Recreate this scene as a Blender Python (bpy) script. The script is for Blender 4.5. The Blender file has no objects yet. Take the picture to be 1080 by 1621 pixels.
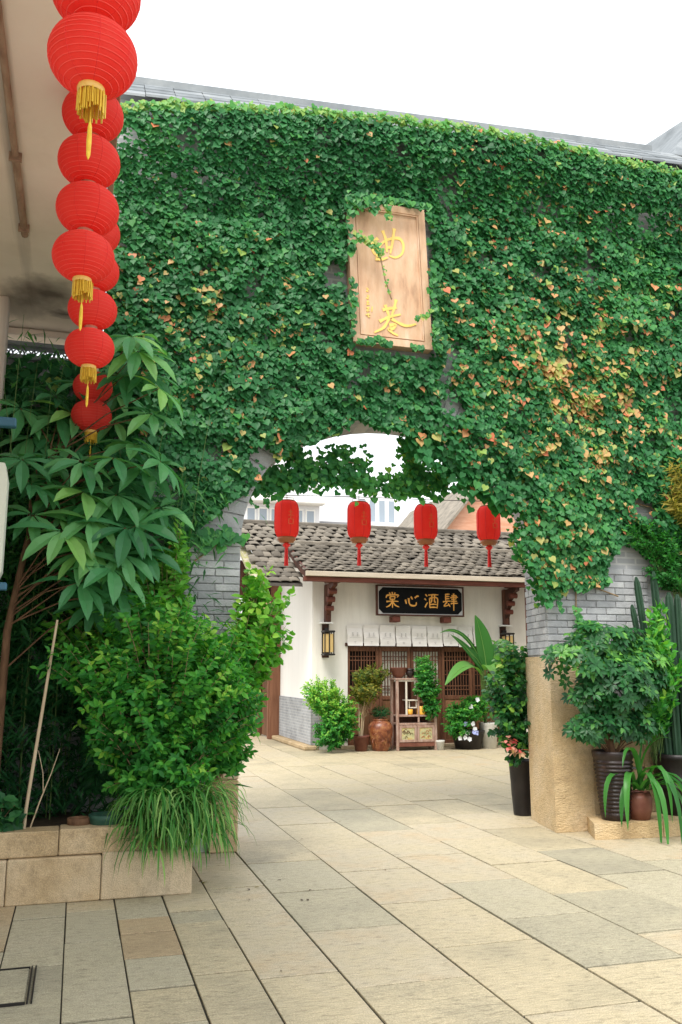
import bpy, math, random
import numpy as np
from mathutils import Vector, Matrix, noise
from math import sin, cos, pi, sqrt, radians, atan2
random.seed(7); RNG = np.random.default_rng(7)
scene = bpy.context.scene
COL = scene.collection

# ------------------------------------------------------------------ camera
PITCH, YAW = math.atan(250/1380), math.atan(418/math.hypot(1380, 250))
cam_d = bpy.data.cameras.new('camera'); cam = bpy.data.objects.new('camera', cam_d); COL.objects.link(cam)
cam_d.sensor_fit = 'VERTICAL'; cam_d.sensor_height = 24.0; cam_d.lens = 24.0*1380/1621
cam_d.clip_end = 1000; cam_d.clip_start = .05
cam.location = (0, 0, 1.6)
cam.rotation_euler = (pi/2+PITCH, 0, -YAW)
scene.camera = cam
# ------------------------------------------------------------------ sky, sun, exposure
SUN_EL, SUN_AZ = radians(58), radians(215)      # azimuth: the sun stands behind the camera, to its left
world = bpy.data.worlds.new('World'); scene.world = world; world.use_nodes = True
nt = world.node_tree; nt.nodes.clear()
wo = nt.nodes.new('ShaderNodeOutputWorld'); bg = nt.nodes.new('ShaderNodeBackground'); bg2 = nt.nodes.new('ShaderNodeBackground')
mx = nt.nodes.new('ShaderNodeMixShader')
sky = nt.nodes.new('ShaderNodeTexSky'); sky.sky_type = 'NISHITA'; sky.sun_disc = False
sky.sun_elevation = SUN_EL; sky.sun_rotation = SUN_AZ; sky.air_density = 2; sky.dust_density = 6
bg.inputs[1].default_value = .10
bg2.inputs[0].default_value = (.93, .965, 1, 1); bg2.inputs[1].default_value = .80     # even white overcast layer
mx.inputs[0].default_value = .86
nt.links.new(sky.outputs[0], bg.inputs[0]); nt.links.new(bg.outputs[0], mx.inputs[1]); nt.links.new(bg2.outputs[0], mx.inputs[2])
nt.links.new(mx.outputs[0], wo.inputs[0])
sun_d = bpy.data.lights.new('sun', 'SUN'); sun = bpy.data.objects.new('sun', sun_d); COL.objects.link(sun)
sun_d.energy = 1.5; sun_d.angle = radians(25); sun_d.color = (1, .96, .9)
sdir = Vector((sin(SUN_AZ)*cos(SUN_EL), cos(SUN_AZ)*cos(SUN_EL), sin(SUN_EL)))
sun.rotation_euler = (-sdir).to_track_quat('-Z', 'Y').to_euler()
vs = scene.view_settings; vs.view_transform = 'Standard'; vs.look = 'None'; vs.exposure = 1.30; vs.gamma = 1; vs.use_curve_mapping = False
scene.cycles.max_bounces = 8; scene.cycles.diffuse_bounces = 4; scene.cycles.transmission_bounces = 4
try: scene.cycles.use_denoising = True
except Exception: pass

# ================================================================== helpers
WL = {}
def wl(o): return WL.get(o.name, Vector((0, 0, 0))) if o else Vector((0, 0, 0))
def tag(o, label=None, cat=None, group=None, kind=None):
    if label: o['label'] = label
    if cat: o['category'] = cat
    if group: o['group'] = group
    if kind: o['kind'] = kind
    return o
def thing(name, loc, label, cat, group=None, parent=None):
    o = bpy.data.objects.new(name, None); COL.objects.link(o); o.empty_display_size = .1
    o.location = Vector(loc) - wl(parent); o.parent = parent
    WL[o.name] = Vector(loc)
    return tag(o, label, cat, group)
def copy_tree(o, parent=None):
    c = o.copy(); COL.objects.link(c); c.parent = parent
    for ch in o.children: copy_tree(ch, c)
    return c
class MB:
    """collects polygons, builds one mesh object"""
    def __init__(s): s.v = []; s.f = []; s.sm = []
    def add(s, vs_, fs, smooth=False):
        b = len(s.v); s.v += [tuple(p) for p in vs_]; s.f += [tuple(b+i for i in f) for f in fs]; s.sm += [smooth]*len(fs); return s
    def box(s, x0, x1, y0, y1, z0, z1, c=0.0):
        if c <= 0:
            v = [(x0,y0,z0),(x1,y0,z0),(x1,y1,z0),(x0,y1,z0),(x0,y0,z1),(x1,y0,z1),(x1,y1,z1),(x0,y1,z1)]
            return s.add(v, [(3,2,1,0),(4,5,6,7),(0,1,5,4),(1,2,6,5),(2,3,7,6),(3,0,4,7)])
        c = min(c, (x1-x0)*.45, (y1-y0)*.45, (z1-z0)*.45)
        bm = bmesh_box(x0, x1, y0, y1, z0, z1, c); return s.add(*bm)
    def bar(s, a, b, w, h=None, up=(0, 0, 1)):
        a, b = Vector(a), Vector(b); d = (b-a).normalized(); up = Vector(up)
        if abs(d.dot(up)) > .98: up = Vector((0, 1, 0))
        sd = d.cross(up).normalized(); u = sd.cross(d).normalized(); h = h or w
        v = [p + sd*i*w/2 + u*j*h/2 for p in (a, b) for i, j in ((-1,-1),(1,-1),(1,1),(-1,1))]
        return s.add(v, [(0,1,2,3),(7,6,5,4),(4,5,1,0),(5,6,2,1),(6,7,3,2),(7,4,0,3)])
    def tube(s, pts, r, n=6, smooth=True, cap=True):
        pts = [Vector(p) for p in pts]; rs = r if isinstance(r, (list, tuple)) else [r]*len(pts)
        vs_ = []; prev = None
        for i, p in enumerate(pts):
            d = (pts[min(i+1, len(pts)-1)] - pts[max(i-1, 0)]).normalized()
            if prev is None:
                a = d.cross(Vector((0, 0, 1)) if abs(d.z) < .9 else Vector((1, 0, 0))).normalized()
            else:
                a = (prev - d*prev.dot(d)); a = a.normalized() if a.length > 1e-6 else d.orthogonal().normalized()
            prev = a; b = d.cross(a)
            vs_ += [p + (a*cos(2*pi*k/n) + b*sin(2*pi*k/n))*rs[i] for k in range(n)]
        fs = [(i*n+k, i*n+(k+1) % n, (i+1)*n+(k+1) % n, (i+1)*n+k) for i in range(len(pts)-1) for k in range(n)]
        s.add(vs_, fs, smooth)
        if cap: s.add(vs_[:n], [tuple(range(n))[::-1]]); s.add(vs_[-n:], [tuple(range(n))])
        return s
    def lathe(s, c, prof, n=20, smooth=True, star=None):
        c = Vector(c); vs_ = []
        for r, z in prof:
            for k in range(n):
                a = 2*pi*k/n; rr = r*(1 if star is None else star(k, n)); vs_.append(c + Vector((rr*cos(a), rr*sin(a), z)))
        m = len(prof)
        return s.add(vs_, [(i*n+k, i*n+(k+1) % n, (i+1)*n+(k+1) % n, (i+1)*n+k) for i in range(m-1) for k in range(n)], smooth)
    def disc(s, c, r, n=16):
        c = Vector(c); return s.add([c+Vector((r*cos(2*pi*k/n), r*sin(2*pi*k/n), 0)) for k in range(n)], [tuple(range(n))])
    def prism(s, poly, axis, a0, a1):
        """poly: 2-D outline; axis 'x' (poly = y,z) / 'y' (poly = x,z) / 'z' (poly = x,y)"""
        n = len(poly)
        def P(p, a): return {'x': (a, p[0], p[1]), 'y': (p[0], a, p[1]), 'z': (p[0], p[1], a)}[axis]
        v = [P(p, a0) for p in poly] + [P(p, a1) for p in poly]
        return s.add(v, [tuple(range(n)), tuple(range(2*n-1, n-1, -1))] + [((i+1) % n, i, n+i, n+(i+1) % n) for i in range(n)])
    def mesh(s, name, m, off=(0, 0, 0)):
        me = bpy.data.meshes.new(name); off = Vector(off)
        me.from_pydata([(p[0]-off.x, p[1]-off.y, p[2]-off.z) for p in s.v], [], s.f)
        me.polygons.foreach_set('use_smooth', s.sm); me.materials.append(m); me.update(); return me
    def build(s, name, m, parent=None, origin=None):
        off = wl(parent) if origin is None else Vector(origin)
        me = s.mesh(name, m, off); o = bpy.data.objects.new(name, me); COL.objects.link(o); o.parent = parent
        if origin is not None: o.location = off - wl(parent)
        WL[o.name] = off
        return o
def bmesh_box(x0, x1, y0, y1, z0, z1, c):
    X, Y, Z = (x0, x1), (y0, y1), (z0, z1); v = []; idx = {}
    for i in (0, 1):
        for j in (0, 1):
            for k in (0, 1):
                p = (X[i], Y[j], Z[k]); q = (x0+c if i == 0 else x1-c, y0+c if j == 0 else y1-c, z0+c if k == 0 else z1-c)
                for a in range(3):
                    w = list(q); w[a] = p[a]; idx[(i, j, k, a)] = len(v); v.append(tuple(w))
    f = []
    for a in range(3):
        b, d = (a+1) % 3, (a+2) % 3
        for s_ in (0, 1):
            loop = []
            for t, u in ((0,0),(1,0),(1,1),(0,1)):
                key = [0,0,0]; key[a] = s_; key[b] = t; key[d] = u; loop.append(idx[(*key, a)])
            f.append(tuple(loop if s_ else loop[::-1]))
    for a in range(3):                      # edges along axis a
        b, d = (a+1) % 3, (a+2) % 3
        for t in (0, 1):
            for u in (0, 1):
                k0 = [0,0,0]; k1 = [0,0,0]; k0[b] = k1[b] = t; k0[d] = k1[d] = u; k1[a] = 1
                q = (idx[(*k0, b)], idx[(*k1, b)], idx[(*k1, d)], idx[(*k0, d)])
                f.append(q if (t == u) is False else q[::-1])
    for i in (0, 1):
        for j in (0, 1):
            for k in (0, 1):
                q = (idx[(i,j,k,0)], idx[(i,j,k,1)], idx[(i,j,k,2)])
                f.append(q if (i+j+k) % 2 else q[::-1])
    return v, f

# ------------------------------------------------------------------ materials
M = {}
def nodes(name):
    m = bpy.data.materials.new(name); m.use_nodes = True; t = m.node_tree; b = t.nodes['Principled BSDF']; M[name] = m
    return m, t, b
def N(t, typ, **kw):
    n = t.nodes.new(typ)
    for k, v in kw.items():
        if k.startswith('i_'): n.inputs[k[2:].replace('_', ' ')].default_value = v
        else: setattr(n, k, v)
    return n
def ramp(t, stops):
    r = t.nodes.new('ShaderNodeValToRGB'); e = r.color_ramp.elements
    while len(e) < len(stops): e.new(.5)
    for el, (p, c) in zip(e, stops): el.position = p; el.color = (*c, 1)
    return r
def surf(name, stops, scale=4, rough=.8, stretch=(1, 1, 1), detail=6, bump=.3, bscale=None, bstretch=None, rnd=0.0, spec=.3, speck=0, metal=0, bdist=.01, distortion=0, island=0.0, streak=None):
    """noise-driven stone / wood / plaster material; rnd: share of the ramp moved by each object's own random number"""
    m, t, b = nodes(name)
    tc = N(t, 'ShaderNodeTexCoord'); mp = N(t, 'ShaderNodeMapping'); mp.inputs['Scale'].default_value = stretch
    t.links.new(tc.outputs['Object'], mp.inputs[0])
    nz = N(t, 'ShaderNodeTexNoise', i_Scale=scale, i_Detail=detail, i_Roughness=.6, i_Distortion=distortion); t.links.new(mp.outputs[0], nz.inputs['Vector'])
    fac = nz.outputs[0]
    if rnd or island:
        if island: src = N(t, 'ShaderNodeNewGeometry').outputs['Random Per Island']
        else: src = N(t, 'ShaderNodeObjectInfo').outputs['Random']
        k = rnd or island
        a = N(t, 'ShaderNodeMath', operation='MULTIPLY_ADD'); t.links.new(src, a.inputs[0]); a.inputs[1].default_value = k; a.inputs[2].default_value = -k/2
        s_ = N(t, 'ShaderNodeMath', operation='ADD', use_clamp=True); t.links.new(fac, s_.inputs[0]); t.links.new(a.outputs[0], s_.inputs[1]); fac = s_.outputs[0]
    r = ramp(t, stops); t.links.new(fac, r.inputs[0]); colr = r.outputs[0]
    if speck:
        n2 = N(t, 'ShaderNodeTexNoise', i_Scale=140, i_Detail=2); t.links.new(tc.outputs['Object'], n2.inputs['Vector'])
        r2 = ramp(t, [(.3, (1-speck,)*3), (.7, (1+speck*.3,)*3)]); t.links.new(n2.outputs[0], r2.inputs[0])
        mm = N(t, 'ShaderNodeMix', data_type='RGBA', blend_type='MULTIPLY'); mm.inputs[0].default_value = 1
        t.links.new(colr, mm.inputs[6]); t.links.new(r2.outputs[0], mm.inputs[7]); colr = mm.outputs[2]
    if streak:
        m4 = N(t, 'ShaderNodeMapping'); m4.inputs['Scale'].default_value = streak[0]; t.links.new(tc.outputs['Object'], m4.inputs[0])
        n4 = N(t, 'ShaderNodeTexNoise', i_Scale=1, i_Detail=7, i_Roughness=.7); t.links.new(m4.outputs[0], n4.inputs['Vector'])
        r4 = ramp(t, [(.30,(streak[1],)*3),(.46,(.95,)*3),(.6,(1.04,)*3)]); t.links.new(n4.outputs[0], r4.inputs[0])
        mm = N(t, 'ShaderNodeMix', data_type='RGBA', blend_type='MULTIPLY'); mm.inputs[0].default_value = 1
        t.links.new(colr, mm.inputs[6]); t.links.new(r4.outputs[0], mm.inputs[7]); colr = mm.outputs[2]
    t.links.new(colr, b.inputs['Base Color'])
    b.inputs['Roughness'].default_value = rough; b.inputs['Specular IOR Level'].default_value = spec; b.inputs['Metallic'].default_value = metal
    if bump:
        m2 = N(t, 'ShaderNodeMapping'); m2.inputs['Scale'].default_value = bstretch or stretch; t.links.new(tc.outputs['Object'], m2.inputs[0])
        n3 = N(t, 'ShaderNodeTexNoise', i_Scale=bscale or scale*6, i_Detail=5); t.links.new(m2.outputs[0], n3.inputs['Vector'])
        bp = N(t, 'ShaderNodeBump', i_Strength=bump, i_Distance=bdist); t.links.new(n3.outputs[0], bp.inputs['Height']); t.links.new(bp.outputs[0], b.inputs['Normal'])
    return m
def leafmat(name, stops, rough=.5, trans=.30, spec=.25):
    m, t, b = nodes(name)
    at = N(t, 'ShaderNodeAttribute', attribute_name='tint')
    r = ramp(t, stops); t.links.new(at.outputs['Fac'], r.inputs[0])
    t.links.new(r.outputs[0], b.inputs['Base Color']); b.inputs['Roughness'].default_value = rough; b.inputs['Specular IOR Level'].default_value = spec
    tr = N(t, 'ShaderNodeBsdfTranslucent'); mm = N(t, 'ShaderNodeMix', data_type='RGBA', blend_type='MULTIPLY'); mm.inputs[0].default_value = 1
    mm.inputs[7].default_value = (1.5, 1.6, .6, 1); t.links.new(r.outputs[0], mm.inputs[6]); t.links.new(mm.outputs[2], tr.inputs[0])
    ms = N(t, 'ShaderNodeMixShader'); ms.inputs[0].default_value = trans
    t.links.new(b.outputs[0], ms.inputs[1]); t.links.new(tr.outputs[0], ms.inputs[2])
    t.links.new(ms.outputs[0], t.nodes['Material Output'].inputs[0])
    return m
def flat(name, c, rough=.6, spec=.4, metal=0, trans=0):
    m, t, b = nodes(name); b.inputs['Base Color'].default_value = (*c, 1); b.inputs['Roughness'].default_value = rough
    b.inputs['Specular IOR Level'].default_value = spec; b.inputs['Metallic'].default_value = metal
    if trans:
        tr = N(t, 'ShaderNodeBsdfTranslucent'); tr.inputs[0].default_value = (*c, 1); ms = N(t, 'ShaderNodeMixShader'); ms.inputs[0].default_value = trans
        t.links.new(b.outputs[0], ms.inputs[1]); t.links.new(tr.outputs[0], ms.inputs[2]); t.links.new(ms.outputs[0], t.nodes['Material Output'].inputs[0])
    return m

surf('pave', [(.1,(.33,.29,.20)),(.3,(.44,.38,.255)),(.5,(.53,.45,.295)),(.68,(.51,.44,.31)),(.9,(.53,.41,.25))], streak=((11,30,20),.55), scale=1.7, rnd=.42, rough=.6, bump=.6, bscale=9, bstretch=(1.5,7,4), speck=.36, bdist=.018, spec=.4)
surf('pave_grey', [(.1,(.33,.30,.22)),(.3,(.39,.355,.255)),(.5,(.45,.405,.285)),(.7,(.46,.415,.30)),(.9,(.48,.42,.30))], streak=((14,34,20),.6), scale=1.6, rnd=.42, rough=.65, bump=.6, bscale=9, bstretch=(1.5,7,4), speck=.36, bdist=.018)
surf('pave_rust', [(.2,(.38,.29,.18)),(.5,(.47,.36,.22)),(.8,(.47,.39,.27))], streak=((14,34,20),.62), scale=2.2, rnd=.3, rough=.65, bump=.6, bscale=9, bstretch=(1.5,7,4), speck=.36, bdist=.018)
surf('joint', [(.3,(.02,.018,.012)),(.7,(.045,.04,.028))], scale=6, bump=0)
surf('granite', streak=((10,10,16),.78), stops=[(.25,(.48,.33,.17)),(.5,(.62,.46,.26)),(.75,(.68,.54,.36))], scale=2.2, rnd=.25, rough=.85, bump=.8, bscale=26, bstretch=(1.2,1.2,3), speck=.3, bdist=.02)
surf('granite_side', streak=((14,14,9),.72), stops=[(.25,(.42,.30,.16)),(.5,(.58,.44,.27)),(.75,(.64,.52,.36))], scale=2.0, rnd=.3, rough=.8, bump=.6, bscale=24, speck=.35, bdist=.015)
surf('brick', [(.2,(.30,.31,.32)),(.5,(.42,.43,.44)),(.8,(.54,.55,.55))], scale=5, rnd=.4, rough=.9, bump=.4, bscale=40, speck=.15)
surf('plaster', [(.2,(.74,.70,.62)),(.5,(.85,.82,.75)),(.8,(.88,.86,.81))], scale=1.3, rough=.9, bump=.15, bscale=20, streak=((2.5,2.5,.3),.84))
surf('tile', [(.2,(.075,.066,.054)),(.5,(.165,.145,.118)),(.8,(.29,.255,.205))], scale=3, rnd=.35, rough=.85, bump=.4, bscale=30)
surf('tile_under', [(.2,(.05,.045,.04)),(.8,(.14,.125,.11))], scale=4, rough=.9, bump=.3)
surf('coping_tile', [(.2,(.12,.135,.145)),(.5,(.20,.22,.235)),(.8,(.29,.31,.32))], scale=3, rnd=.3, rough=.85, bump=.3)
surf('moss_tile', [(.3,(.30,.27,.19)),(.48,(.28,.27,.10)),(.54,(.36,.33,.25)),(.75,(.42,.38,.29))], scale=11, rough=.95, bump=.5)
surf('wood_dark', [(.25,(.035,.014,.009)),(.55,(.085,.030,.018)),(.8,(.14,.055,.032))], scale=3, stretch=(6,6,.6), rnd=.3, rough=.6, bump=.3)
surf('wood_beam', [(.25,(.08,.022,.014)),(.55,(.15,.045,.03)),(.8,(.20,.07,.045))], scale=3, stretch=(.6,6,6), rough=.6, bump=.2)
surf('wood_door', [(.25,(.09,.035,.018)),(.55,(.17,.072,.038)),(.8,(.24,.11,.06))], scale=3, stretch=(7,7,.5), rnd=.4, rough=.65, bump=.3)
surf('wood_gate', [(.25,(.12,.055,.025)),(.55,(.22,.105,.05)),(.8,(.30,.15,.075))], scale=3, stretch=(7,7,.5), rnd=.5, rough=.7, bump=.3)
surf('wood_weathered', [(.25,(.20,.10,.075)),(.5,(.36,.24,.19)),(.8,(.46,.38,.33))], scale=6, stretch=(3,3,.8), rough=.8, bump=.3)
surf('eave_board', [(.25,(.42,.36,.28)),(.75,(.58,.51,.41))], scale=4, stretch=(.5,4,4), rough=.8, bump=.2)
surf('soil', [(.3,(.03,.02,.012)),(.7,(.07,.05,.03))], scale=12, rough=1, bump=.6)
surf('plaque_wood', [(.25,(.46,.26,.15)),(.45,(.60,.38,.235)),(.6,(.64,.43,.28)),(.8,(.70,.53,.40))], scale=3.0, stretch=(3,1,.8), rough=.7, bump=.2, streak=((9,9,2.2),.72))
surf('soffit', [(.2,(.68,.57,.47)),(.5,(.82,.71,.61)),(.8,(.86,.77,.67))], scale=1.1, rough=.9, bump=.2, bscale=14)
surf('conduit', [(.3,(.20,.11,.07)),(.7,(.42,.30,.21))], scale=9, stretch=(1,.4,1), rough=.7, bump=.3)
surf('bark', [(.25,(.07,.035,.018)),(.7,(.20,.11,.06))], scale=8, stretch=(3,3,.7), rough=.9, bump=.5)
surf('twig', [(.25,(.24,.15,.08)),(.7,(.42,.30,.18))], scale=8, rough=.8, bump=.2)
surf('cane', [(.3,(.40,.30,.19)),(.7,(.60,.49,.34))], scale=9, stretch=(2,2,.5), rough=.6, bump=.1)
surf('stem_green', [(.3,(.06,.12,.03)),(.7,(.14,.22,.06))], scale=9, rough=.6, bump=.1)
surf('pot_black', [(.3,(.007,.006,.006)),(.7,(.020,.015,.015))], scale=6, rough=.45, bump=.2, spec=.35)
surf('pot_glaze', [(.3,(.010,.005,.005)),(.6,(.024,.011,.010)),(.8,(.10,.055,.045))], scale=11, rough=.38, bump=.35, bscale=60, spec=.5)
surf('pot_maroon', [(.3,(.10,.03,.02)),(.7,(.22,.09,.06))], scale=5, rough=.5, bump=.2)
surf('jar_clay', [(.30,(.055,.014,.007)),(.45,(.17,.045,.018)),(.58,(.27,.095,.035)),(.75,(.40,.23,.09))], scale=9, rough=.35, bump=.2, spec=.5)
surf('pot_white', [(.3,(.50,.50,.46)),(.7,(.70,.70,.66))], scale=5, rough=.6, bump=.15)
surf('pot_green', [(.3,(.02,.07,.05)),(.7,(.05,.13,.09))], scale=5, rough=.4, bump=.1)
surf('cactus', [(.25,(.008,.028,.014)),(.55,(.022,.062,.032)),(.8,(.055,.11,.055))], scale=5, stretch=(3,3,.6), rough=.6, bump=.3, bscale=60)
surf('cabinet_panel', [(.3,(.18,.20,.08)),(.5,(.48,.46,.26)),(.7,(.50,.32,.06))], scale=9, rough=.7, bump=.1)
surf('lantern_red', [(.3,(.96,.055,.042)),(.7,(1.0,.095,.070))], scale=7, rough=.6, bump=.12, bscale=26, spec=.2)
surf('concrete_pale', [(.3,(.62,.63,.64)),(.7,(.76,.77,.78))], scale=.4, rough=.9, bump=0)
surf('concrete_grey', [(.3,(.22,.22,.23)),(.7,(.32,.32,.33))], scale=.5, rough=.9, bump=0)
surf('salmon_brick', [(.3,(.52,.25,.15)),(.7,(.66,.38,.26))], scale=1.2, stretch=(1,1,6), rough=.9, bump=.2)
surf('ground_far', [(.3,(.30,.27,.22)),(.7,(.42,.38,.31))], scale=.5, bump=0)
surf('paper', [(.3,(.74,.71,.67)),(.7,(.82,.80,.77))], scale=3, rough=.9, bump=.05)
surf('old_paper', [(.3,(.50,.49,.40)),(.7,(.66,.65,.55))], scale=3, rough=.9, bump=0)
surf('gold_fringe', [(.3,(.74,.44,.03)),(.7,(.92,.66,.08))], scale=30, rough=.5, bump=0)
flat('gold', (.80,.50,.12), .35, .5); flat('gold_paint', (.85,.42,.08), .4); flat('gold_carve', (.86,.58,.15), .45)
flat('cap_metal', (.72,.60,.42), .35, .5, .6); flat('black_lacquer', (.004,.005,.006), .6, .12); flat('ink', (.30,.28,.27), .8)
flat('black_iron', (.015,.013,.012), .5); flat('wire', (.10,.10,.10), .6); flat('window_glass', (.28,.33,.38), .15, .5); flat('window_blue', (.12,.22,.40), .2)
flat('blue_bracket', (.04,.13,.20), .5); flat('white_paint', (.78,.78,.74), .6); flat('sign_panel', (.66,.68,.58), .5)
flat('amber_shade', (.80,.60,.26), .7, .2, 0, .35); flat('red_silk', (.86,.035,.03), .6); flat('white_flower', (.72,.76,.80), .7); flat('blue_flower', (.38,.44,.80), .7); flat('pink_flower', (.75,.18,.20), .7)
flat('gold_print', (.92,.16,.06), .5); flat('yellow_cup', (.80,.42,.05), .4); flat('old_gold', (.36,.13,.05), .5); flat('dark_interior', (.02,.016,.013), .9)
flat('soot', (.045,.035,.03), .9); flat('frame_white', (.62,.58,.50), .7); flat('grey_white', (.5,.5,.5), .7)
# red lantern paper lets daylight through
for nm in ('lantern_red',):
    t = M[nm].node_tree; b = t.nodes['Principled BSDF']; tr = N(t, 'ShaderNodeBsdfTranslucent'); tr.inputs[0].default_value = (1.0,.14,.11,1)
    ms = N(t, 'ShaderNodeMixShader'); ms.inputs[0].default_value = .5
    t.links.new(b.outputs[0], ms.inputs[1]); t.links.new(tr.outputs[0], ms.inputs[2]); t.links.new(ms.outputs[0], t.nodes['Material Output'].inputs[0])
def brickwork(name, w, h, c1, c2, mo, bump=.5, msize=.012):
    m, t, b = nodes(name); tc = N(t, 'ShaderNodeTexCoord'); sp = N(t, 'ShaderNodeSeparateXYZ'); t.links.new(tc.outputs['Object'], sp.inputs[0])
    ad = N(t, 'ShaderNodeMath', operation='ADD'); t.links.new(sp.outputs[0], ad.inputs[0]); t.links.new(sp.outputs[1], ad.inputs[1])
    cb = N(t, 'ShaderNodeCombineXYZ'); t.links.new(ad.outputs[0], cb.inputs[0]); t.links.new(sp.outputs[2], cb.inputs[1])
    bt = N(t, 'ShaderNodeTexBrick'); t.links.new(cb.outputs[0], bt.inputs['Vector']); bt.inputs['Scale'].default_value = 1
    bt.inputs['Brick Width'].default_value = w; bt.inputs['Row Height'].default_value = h; bt.inputs['Mortar Size'].default_value = msize; bt.inputs['Mortar Smooth'].default_value = .2
    bt.inputs['Color1'].default_value = (*c1, 1); bt.inputs['Color2'].default_value = (*c2, 1); bt.inputs['Mortar'].default_value = (*mo, 1)
    nz = N(t, 'ShaderNodeTexNoise', i_Scale=3, i_Detail=6); t.links.new(tc.outputs['Object'], nz.inputs['Vector']); r = ramp(t, [(.25,(.72,)*3),(.75,(1.12,)*3)]); t.links.new(nz.outputs[0], r.inputs[0])
    mm = N(t, 'ShaderNodeMix', data_type='RGBA', blend_type='MULTIPLY'); mm.inputs[0].default_value = 1; t.links.new(bt.outputs[0], mm.inputs[6]); t.links.new(r.outputs[0], mm.inputs[7])
    t.links.new(mm.outputs[2], b.inputs['Base Color']); b.inputs['Roughness'].default_value = .9
    bp = N(t, 'ShaderNodeBump', i_Strength=bump, i_Distance=.01, invert=True); t.links.new(bt.outputs[1], bp.inputs['Height']); t.links.new(bp.outputs[0], b.inputs['Normal'])
    return m
brickwork('wall_brick', .24, .072, (.33,.34,.35), (.44,.45,.46), (.50,.50,.49))
brickwork('base_brick', .22, .06, (.28,.29,.30), (.36,.37,.38), (.42,.42,.42))
# drips and stains on the shop's side wall
m, t, b = nodes('plaster_stained')
tc = N(t, 'ShaderNodeTexCoord'); mp = N(t, 'ShaderNodeMapping'); mp.inputs['Scale'].default_value = (1.6, 2.4, .30); t.links.new(tc.outputs['Object'], mp.inputs[0])
nz = N(t, 'ShaderNodeTexNoise', i_Scale=1.6, i_Detail=8, i_Roughness=.65); t.links.new(mp.outputs[0], nz.inputs['Vector'])
r = ramp(t, [(.27,(.28,.28,.30)),(.315,(.62,.61,.60)),(.35,(.82,.79,.74)),(.7,(.87,.84,.79))]); t.links.new(nz.outputs[0], r.inputs[0]); t.links.new(r.outputs[0], b.inputs['Base Color']); b.inputs['Roughness'].default_value = .9
# dark stain smudges near the soffit's far end; darker strip along the conduit
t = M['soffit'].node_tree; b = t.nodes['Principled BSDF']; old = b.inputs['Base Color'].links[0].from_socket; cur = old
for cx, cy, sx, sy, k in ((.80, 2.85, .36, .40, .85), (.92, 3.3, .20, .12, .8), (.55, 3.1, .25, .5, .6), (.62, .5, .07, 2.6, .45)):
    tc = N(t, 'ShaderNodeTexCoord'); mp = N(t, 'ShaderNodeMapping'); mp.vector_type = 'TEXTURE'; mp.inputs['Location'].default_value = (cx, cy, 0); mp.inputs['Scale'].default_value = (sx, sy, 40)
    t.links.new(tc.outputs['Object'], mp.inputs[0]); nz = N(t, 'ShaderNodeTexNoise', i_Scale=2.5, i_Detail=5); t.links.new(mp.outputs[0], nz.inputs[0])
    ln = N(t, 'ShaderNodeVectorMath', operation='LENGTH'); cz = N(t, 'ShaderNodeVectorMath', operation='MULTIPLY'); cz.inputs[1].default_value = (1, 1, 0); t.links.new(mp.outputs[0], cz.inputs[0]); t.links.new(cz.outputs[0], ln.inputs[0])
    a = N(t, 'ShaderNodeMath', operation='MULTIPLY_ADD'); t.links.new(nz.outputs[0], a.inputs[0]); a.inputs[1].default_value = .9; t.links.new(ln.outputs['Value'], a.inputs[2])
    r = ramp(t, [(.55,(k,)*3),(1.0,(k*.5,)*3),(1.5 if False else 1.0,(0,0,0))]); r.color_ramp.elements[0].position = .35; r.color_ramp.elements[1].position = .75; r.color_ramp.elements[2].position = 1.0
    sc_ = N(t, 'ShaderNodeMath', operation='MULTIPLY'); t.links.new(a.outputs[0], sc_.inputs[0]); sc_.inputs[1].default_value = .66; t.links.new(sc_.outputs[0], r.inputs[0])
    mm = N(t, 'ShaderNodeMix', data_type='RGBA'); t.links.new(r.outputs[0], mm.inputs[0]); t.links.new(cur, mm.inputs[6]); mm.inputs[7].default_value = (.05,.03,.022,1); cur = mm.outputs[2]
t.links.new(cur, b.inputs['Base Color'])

leafmat('ivy_leaf', [(0,(.014,.090,.030)),(.3,(.038,.190,.058)),(.55,(.095,.320,.070)),(.70,(.24,.40,.08)),(.80,(.46,.40,.14)),(.90,(.64,.33,.15)),(1,(.66,.20,.10))], trans=.30, rough=.45, spec=.28)
leafmat('bush_leaf', [(0,(.014,.095,.018)),(.4,(.035,.21,.032)),(.7,(.095,.36,.045)),(1,(.30,.52,.07))], trans=.34)
leafmat('dark_leaf', [(0,(.012,.055,.022)),(.4,(.022,.105,.036)),(.7,(.045,.17,.05)),(1,(.10,.26,.07))])
leafmat('umbrella_leaf', [(0,(.030,.140,.050)),(.4,(.060,.235,.085)),(.7,(.12,.34,.12)),(1,(.24,.46,.10))], rough=.42, spec=.35)
leafmat('bamboo_leaf', [(0,(.018,.090,.032)),(.5,(.045,.18,.055)),(1,(.12,.32,.08))], trans=.34)
leafmat('lime_leaf', [(0,(.045,.19,.024)),(.5,(.13,.40,.045)),(1,(.38,.60,.09))], trans=.34)
leafmat('strap_leaf', [(0,(.024,.115,.024)),(.5,(.065,.24,.045)),(1,(.26,.44,.13))], rough=.35)
leafmat('yellow_leaf', [(0,(.06,.12,.02)),(.5,(.26,.25,.04)),(1,(.46,.32,.06))])
leafmat('pink_leaf', [(0,(.30,.36,.10)),(.5,(.72,.40,.34)),(1,(.70,.12,.14))])
leafmat('litter_leaf', [(0,(.05,.03,.015)),(.5,(.14,.08,.03)),(1,(.20,.18,.05))], trans=.1)
leafmat('mixed_leaf', [(0,(.009,.055,.018)),(.5,(.026,.140,.034)),(.8,(.16,.40,.055)),(1,(.46,.58,.12))], rough=.4, spec=.35)

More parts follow.
